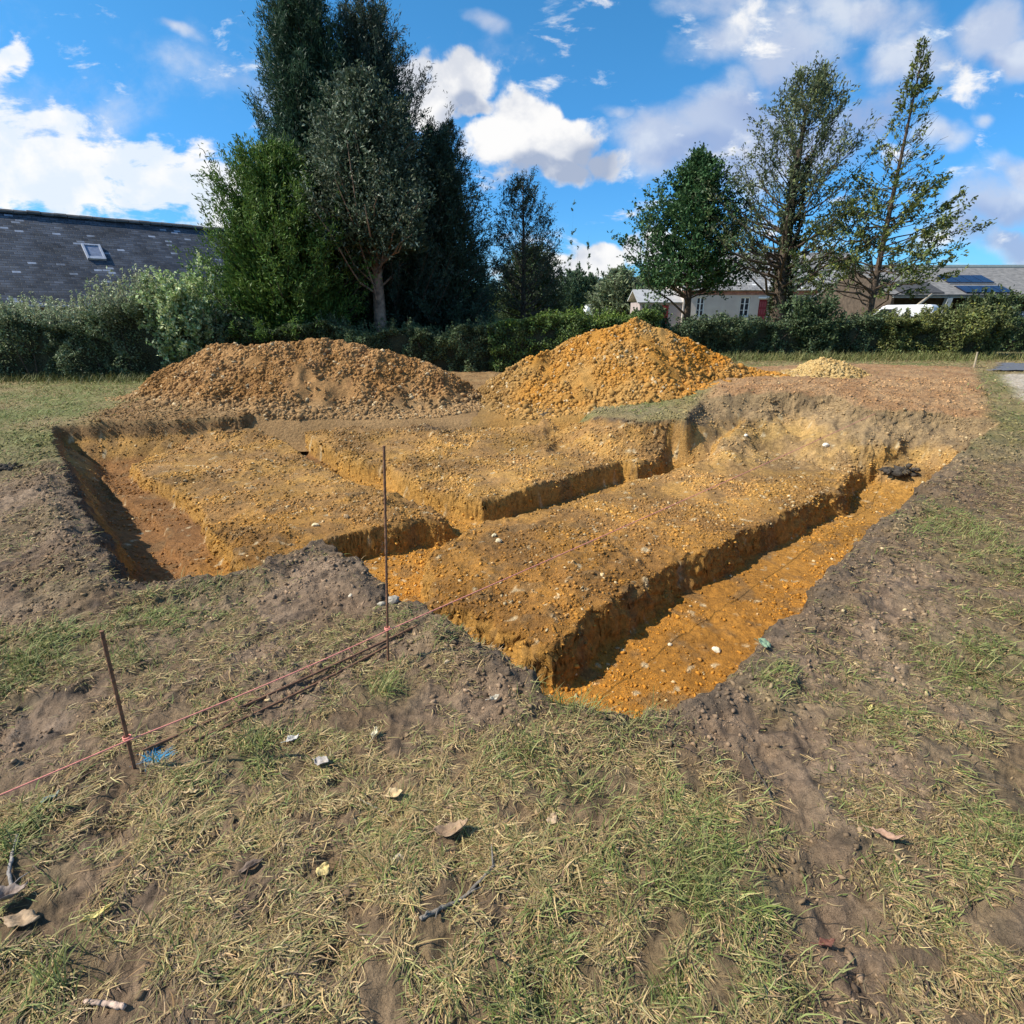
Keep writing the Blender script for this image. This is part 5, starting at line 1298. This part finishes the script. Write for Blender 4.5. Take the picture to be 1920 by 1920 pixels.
def rod(label, p, q, rad):
    a, b = G(*p), G(*q); n = 40; t = np.linspace(0, 1, n); x = a[0] + (b[0]-a[0])*t; y = a[1] + (b[1]-a[1])*t; z = field(x, y)['z']
    k = np.polyfit(t, z, 2); zz = np.polyval(k, t); zz = zz + np.percentile(z - zz, 80) + rad
    org = np.array((x[0], y[0], zz[0])); mb = MB(); mb.tube([np.array((x[i], y[i], zz[i])) - org for i in range(n)], [rad*(1.1 if i % 2 else .95) for i in range(n)], 7)
    o = mb.build('iron_rod', M_RUST); o.location = org; tag(o, label, 'rod', 'iron rods lying on the ground')
rod('longer rusty rod on the ground, running past the tall stake', (268,1413), (782,1186), .0062)
rod('shorter rusty rod lying just below the longer one', (366,1398), (726,1221), .0062)

# fallen leaves
def leaf_thing(label, u, v, L, W, rot, col, curl=.3, fold=.25, seed=0, cat='leaf', name='fallen_leaf', group='fallen leaves on the grass', round_=False, lift=.012):
    p = G(u, v); z = gz(p[0], p[1]) + lift; r = np.random.default_rng(seed + 900); nu, nw = 14, 7
    vs = []; 
    for i in range(nu):
        t = i / (nu - 1)
        w = (W * .5) * ((math.sin(math.pi * min(1, t*1.02)) ** .75) * (1.15 - .45 * t) if not round_ else math.sqrt(max(0, 1 - (2*t-1)**2)))
        w *= 1 + .12 * math.sin(t * 21 + seed)
        for j in range(nw):
            s = j / (nw - 1) * 2 - 1
            vs.append(((t - .5) * L, s * w, abs(s) * w * fold + curl * L * (2*t-1)**2 * .35 + r.normal(0, .0012) + .004 * math.sin(9*t + 3*s + seed)))
    fs = [(i*nw+j, i*nw+j+1, (i+1)*nw+j+1, (i+1)*nw+j) for i in range(nu-1) for j in range(nw-1)]
    mb = MB(); mb.add(vs, fs)
    m = mat_plain('leaf_' + '_'.join(label.split()[:2]), col, rough=.7, var=.3, scale=60, bump=.3)
    o = mb.build('blade' if False else name, None, smooth=True); o.data.materials.append(m)
    so = o.modifiers.new('thick', 'SOLIDIFY'); so.thickness = .0012
    st = MB(); st.tube([(-L*.48, 0, curl*L*.32), (-L*.62, .004, curl*L*.30), (-L*.78, .012, curl*L*.2)], [.0013, .0012, .0015], 5); so2 = st.build('stalk', m, o)
    o.location = (p[0], p[1], z); o.rotation_euler = (r.normal(0, .18), r.normal(0, .18), rot)
    tag(o, label, cat, group); return o
leaf_thing('crumpled whitish leaf right of the rusty rods', 549, 1388, .055, .040, .9, (.50,.47,.42), .6, .6, 1)
leaf_thing('folded leaf, pale tan on one half and dark on the other', 742, 1503, .060, .042, .2, (.52,.38,.20), .5, .8, 2)
leaf_thing('narrow pale leaf standing on its edge below the tall stake', 705, 1386, .055, .024, 1.5, (.52,.45,.30), .5, 1.0, 3)
leaf_thing('yellow leaf with a brown spot beside a wheel rut', 606, 1634, .052, .042, 1.3, (.62,.48,.20), .3, .2, 4)
leaf_thing('large brown curled dead leaf above the bent branch', 852, 1576, .115, .060, .15, (.30,.20,.12), .9, .7, 5)
leaf_thing('dark grey brown rolled leaf on bare mud', 473, 1636, .075, .026, .65, (.16,.115,.085), .2, 1.2, 6)
leaf_thing('small tan leaf by a green tuft under the rods', 361, 1493, .045, .022, .35, (.50,.36,.19), .5, .9, 7)
leaf_thing('long pinkish brown leaf curled on the muddy track', 1662, 1586, .088, .030, -.5, (.34,.21,.14), .8, .8, 8)
leaf_thing('tiny yellow leaf on the mud near the trench corner', 1628, 1343, .050, .022, .9, (.56,.46,.17), .4, .6, 9)
leaf_thing('long thin yellow leaf blade pointing to the pit', 190, 1727, .085, .016, .75, (.60,.49,.17), .3, .8, 10)
leaf_thing('greyish torn leaf flat in the grass below the rods', 606, 1438, .060, .045, -.2, (.36,.32,.28), .5, .5, 11)
leaf_thing('big dark curled leaf with pale edges near the broken twig', 14, 1702, .105, .050, .6, (.26,.20,.16), .9, 1.1, 12, lift=.02)
leaf_thing('broad tan leaf lying flat in mud below the dark curled leaf', 48, 1740, .090, .055, .1, (.36,.25,.15), .3, .2, 13)
leaf_thing('bluish dark leaf in a muddy hollow', 100, 1506, .060, .035, 1.2, (.16,.21,.18), .6, .7, 14)
leaf_thing('reddish brown leaf in the wet part of the muddy track', 1549, 1777, .050, .026, .2, (.15,.062,.042), .5, .7, 15)
leaf_thing('plain beige leaf by the darkest grass tuft', 1036, 1543, .045, .040, 1.0, (.40,.29,.18), .3, .2, 16)
leaf_thing('pale crumpled leaf near the root clump of the trench', 927, 1326, .055, .030, .8, (.50,.44,.33), .7, .9, 17)
leaf_thing('round flat green leaf at the edge of the trench', 1430, 1226, .075, .062, .2, (.26,.36,.22), .1, .05, 18, round_=True, group=None, lift=.03)

def stick(label, px, rads, col, side=None, seed=0, lift=.008):
    P = []
    for u, v in px:
        p = G(u, v); P.append(np.array((p[0], p[1], gz(p[0], p[1]) + lift)))
    P = np.array(P); t = np.linspace(0, 1, len(P)); tt = np.linspace(0, 1, 26); r = np.random.default_rng(seed)
    Q = np.stack([np.interp(tt, t, P[:, i]) for i in range(3)], 1); kk = np.ones(5)/5
    for i in range(3): Q[:, i] = np.convolve(np.pad(Q[:, i], 2, 'edge'), kk, 'valid') 
    Q[:, 2] = np.maximum(Q[:, 2], field(Q[:, 0], Q[:, 1])['z'] + .002)
    Q += r.normal(0, .0012, Q.shape); org = Q[0].copy(); R_ = np.interp(tt, [0, 1], rads) * r.uniform(.88, 1.15, 26)
    mb = MB(); mb.tube([q - org for q in Q], list(R_), 7)
    for s in side or ():
        b = Q[int(s[0]*25)]; e = G(s[1], s[2]); e = np.array((e[0], e[1], gz(*e) + lift + .01)); mb.tube([b - org, (b+e)/2 - org + np.array((0,0,.006)), e - org], [rads[0]*.5, rads[0]*.4, rads[0]*.2], 6)
    o = mb.build('fallen_stick', mat_plain('stick_' + label.split()[0], col, rough=.95, var=.4, scale=50, bump=.6), smooth=True); o.location = org
    tag(o, label, 'stick', 'sticks lying on the grass')
stick('bent grey branch with side twigs, the largest stick', [(786,1746),(825,1722),(868,1695),(905,1662),(930,1638)], (.0065,.0042), (.19,.165,.135), [(.25,818,1745),(.1,805,1735),(.98,922,1605),(.55,905,1680)], 1)
stick('knobbly grey twig near the big dark curled leaf', [(38,1570),(27,1610),(22,1650),(30,1690)], (.005,.0055), (.28,.25,.22), [(.9,62,1650)], 2)
stick('short pinkish peeled stick in the grass', [(160,1887),(200,1893),(242,1905)], (.0055,.007), (.46,.33,.25), None, 3)
stick('dark thin twig on the bare mud by the trench', [(1396,1417),(1410,1445),(1432,1475),(1450,1508)], (.0035,.003), (.08,.065,.05), [(.2,1420,1432)], 4)
stick('straight pale thin twig beside the folded leaf', [(672,1502),(705,1520),(745,1540)], (.0025,.0032), (.34,.29,.21), None, 5)
stick('slender pale twig poking out of the trench end', [(1058,1290),(1072,1272),(1086,1254)], (.003,.002), (.5,.40,.26), None, 6, lift=.05)

def stone(label, u, v, size, col, z=None, seed=0, group='pale flints on the clay', name='flint_stone', cat='stone', squash=(1, .75, .6)):
    import bmesh
    if z is None: p = G(u, v)
    else: p = G(u, v, z)
    bm = bmesh.new(); bmesh.ops.create_icosphere(bm, subdivisions=3, radius=1.0); r = np.random.default_rng(seed + 40)
    offs = r.uniform(0, 50, 2)
    for q in bm.verts:
        c = q.co; k = 1 + .30 * float(noise(c.x + c.z * .7 + offs[0], c.y - c.z * .5 + offs[1], 1.1, seed)) + .12 * float(noise(c.x * 2 + c.z, c.y * 2 + offs[0], .8, seed + 3))
        q.co = Vector((round(c.x * k * 5) / 5 * .35 + c.x * k * .65, c.y * k, c.z * k)); q.co = Vector((q.co.x * squash[0], q.co.y * squash[1], q.co.z * squash[2])) * size
    me = bpy.data.meshes.new(name); bm.to_mesh(me); bm.free()
    o = link(name, me, mat_plain('stone_' + '_'.join(label.split()[:2]), col, rough=.8, var=.3, scale=25, bump=.4)); o.rotation_euler = (r.normal(0, .2), r.normal(0, .2), r.uniform(0, 6))
    o.location = (p[0], p[1], gz(p[0], p[1]) + size * squash[2] * .35); tag(o, label, cat, group)
WH = (.62,.52,.36)
stone('white knobbly flint on the floor of the long front trench', 1343, 1222, .032, (.66,.58,.42), ZT, 1)
stone('small white flint next to the knobbly one in the front trench', 1256, 1214, .019, WH, ZT, 2)
stone('grey stone on the trench lip behind the tall stake', 738, 1134, .038, (.36,.31,.24), None, 3, None)
stone('smaller grey stone beside the larger one on the trench lip', 716, 1140, .026, (.38,.33,.25), None, 4, None)
stone('pale flat stone on the block nearest the barn', 592, 987, .034, (.60,.48,.28), ZB, 5)
stone('brown rounded stone on the block nearest the barn', 650, 972, .030, (.36,.24,.12), ZB, 6, None)
stone('cream flint in the middle of the largest block', 935, 1016, .036, (.66,.56,.36), ZB, 7)
stone('second cream flint touching the one on the largest block', 926, 1008, .024, (.60,.5,.30), ZB, 8)
stone('buff stone in the mud to the side of the tall stake', 840, 1255, .020, (.40,.31,.20), None, 9, None)
stone('pale stone in the mud close to the string line', 658, 1126, .016, (.55,.46,.33), None, 10, None)
stone('beige rounded stone sunk in grass above the bent branch', 748, 1627, .024, (.42,.34,.24), None, 11, None)
stone('white chalky stone low on the far clay bank', 1550, 828, .045, (.68,.62,.5), 0.0, 12)
stone('small white stone on the far clay bank, below the hedge', 1400, 806, .035, (.66,.6,.48), 0.05, 13)
# clumps of dug turf
def turf(label, u, v, size, z=None, seed=0, nb=90):
    p = G(u, v, z); zz = gz(p[0], p[1]); r = np.random.default_rng(seed + 60)
    root = empty('turf_clump', (p[0], p[1], zz)); tag(root, label, 'turf clump')
    n = 60; P = r.normal(0, 1, (n, 3)) * np.array((size*.55, size*.38, size*.22)); P[:, 2] = np.abs(P[:, 2])
    me = clod_mesh('soil', P, size * r.uniform(.15, .38, n), np.array((.065,.055,.045))[None] * r.uniform(.6, 1.4, (n, 1)), seed=seed); link('soil', me, bpy.data.materials['clod_earth'], root)
    a = r.uniform(0, 2*np.pi, nb); rr = size * r.random(nb) * .8
    col = np.where((r.random(nb) < .7)[:, None], STRAWC[r.integers(0, 4, nb)], OLIVE[r.integers(0, 3, nb)]) * r.uniform(.6, 1.2, (nb, 1))
    v_, f, c = blades(np.cos(a)*rr, np.sin(a)*rr*.7, size*.25*np.ones(nb), a + r.normal(0, .6, nb), np.radians(r.uniform(-5, 60, nb)), r.uniform(.5, 1.4, nb)*size, np.full(nb, .0024), col, r.uniform(.1, .6, nb), r)
    link('roots', np_mesh('roots', v_, f, 4, c), bpy.data.materials['grass_blade'], root)
turf('dark turf clump with hanging roots at the near trench corner', 1030, 1306, .075, None, 1)
turf('dark turf lump dropped on the clay at the far trench end', 1690, 884, .16, -.25, 2, 60)
turf('small dark turf lump on the lawn at the edge of the photo', 12, 882, .10, None, 3, 30)
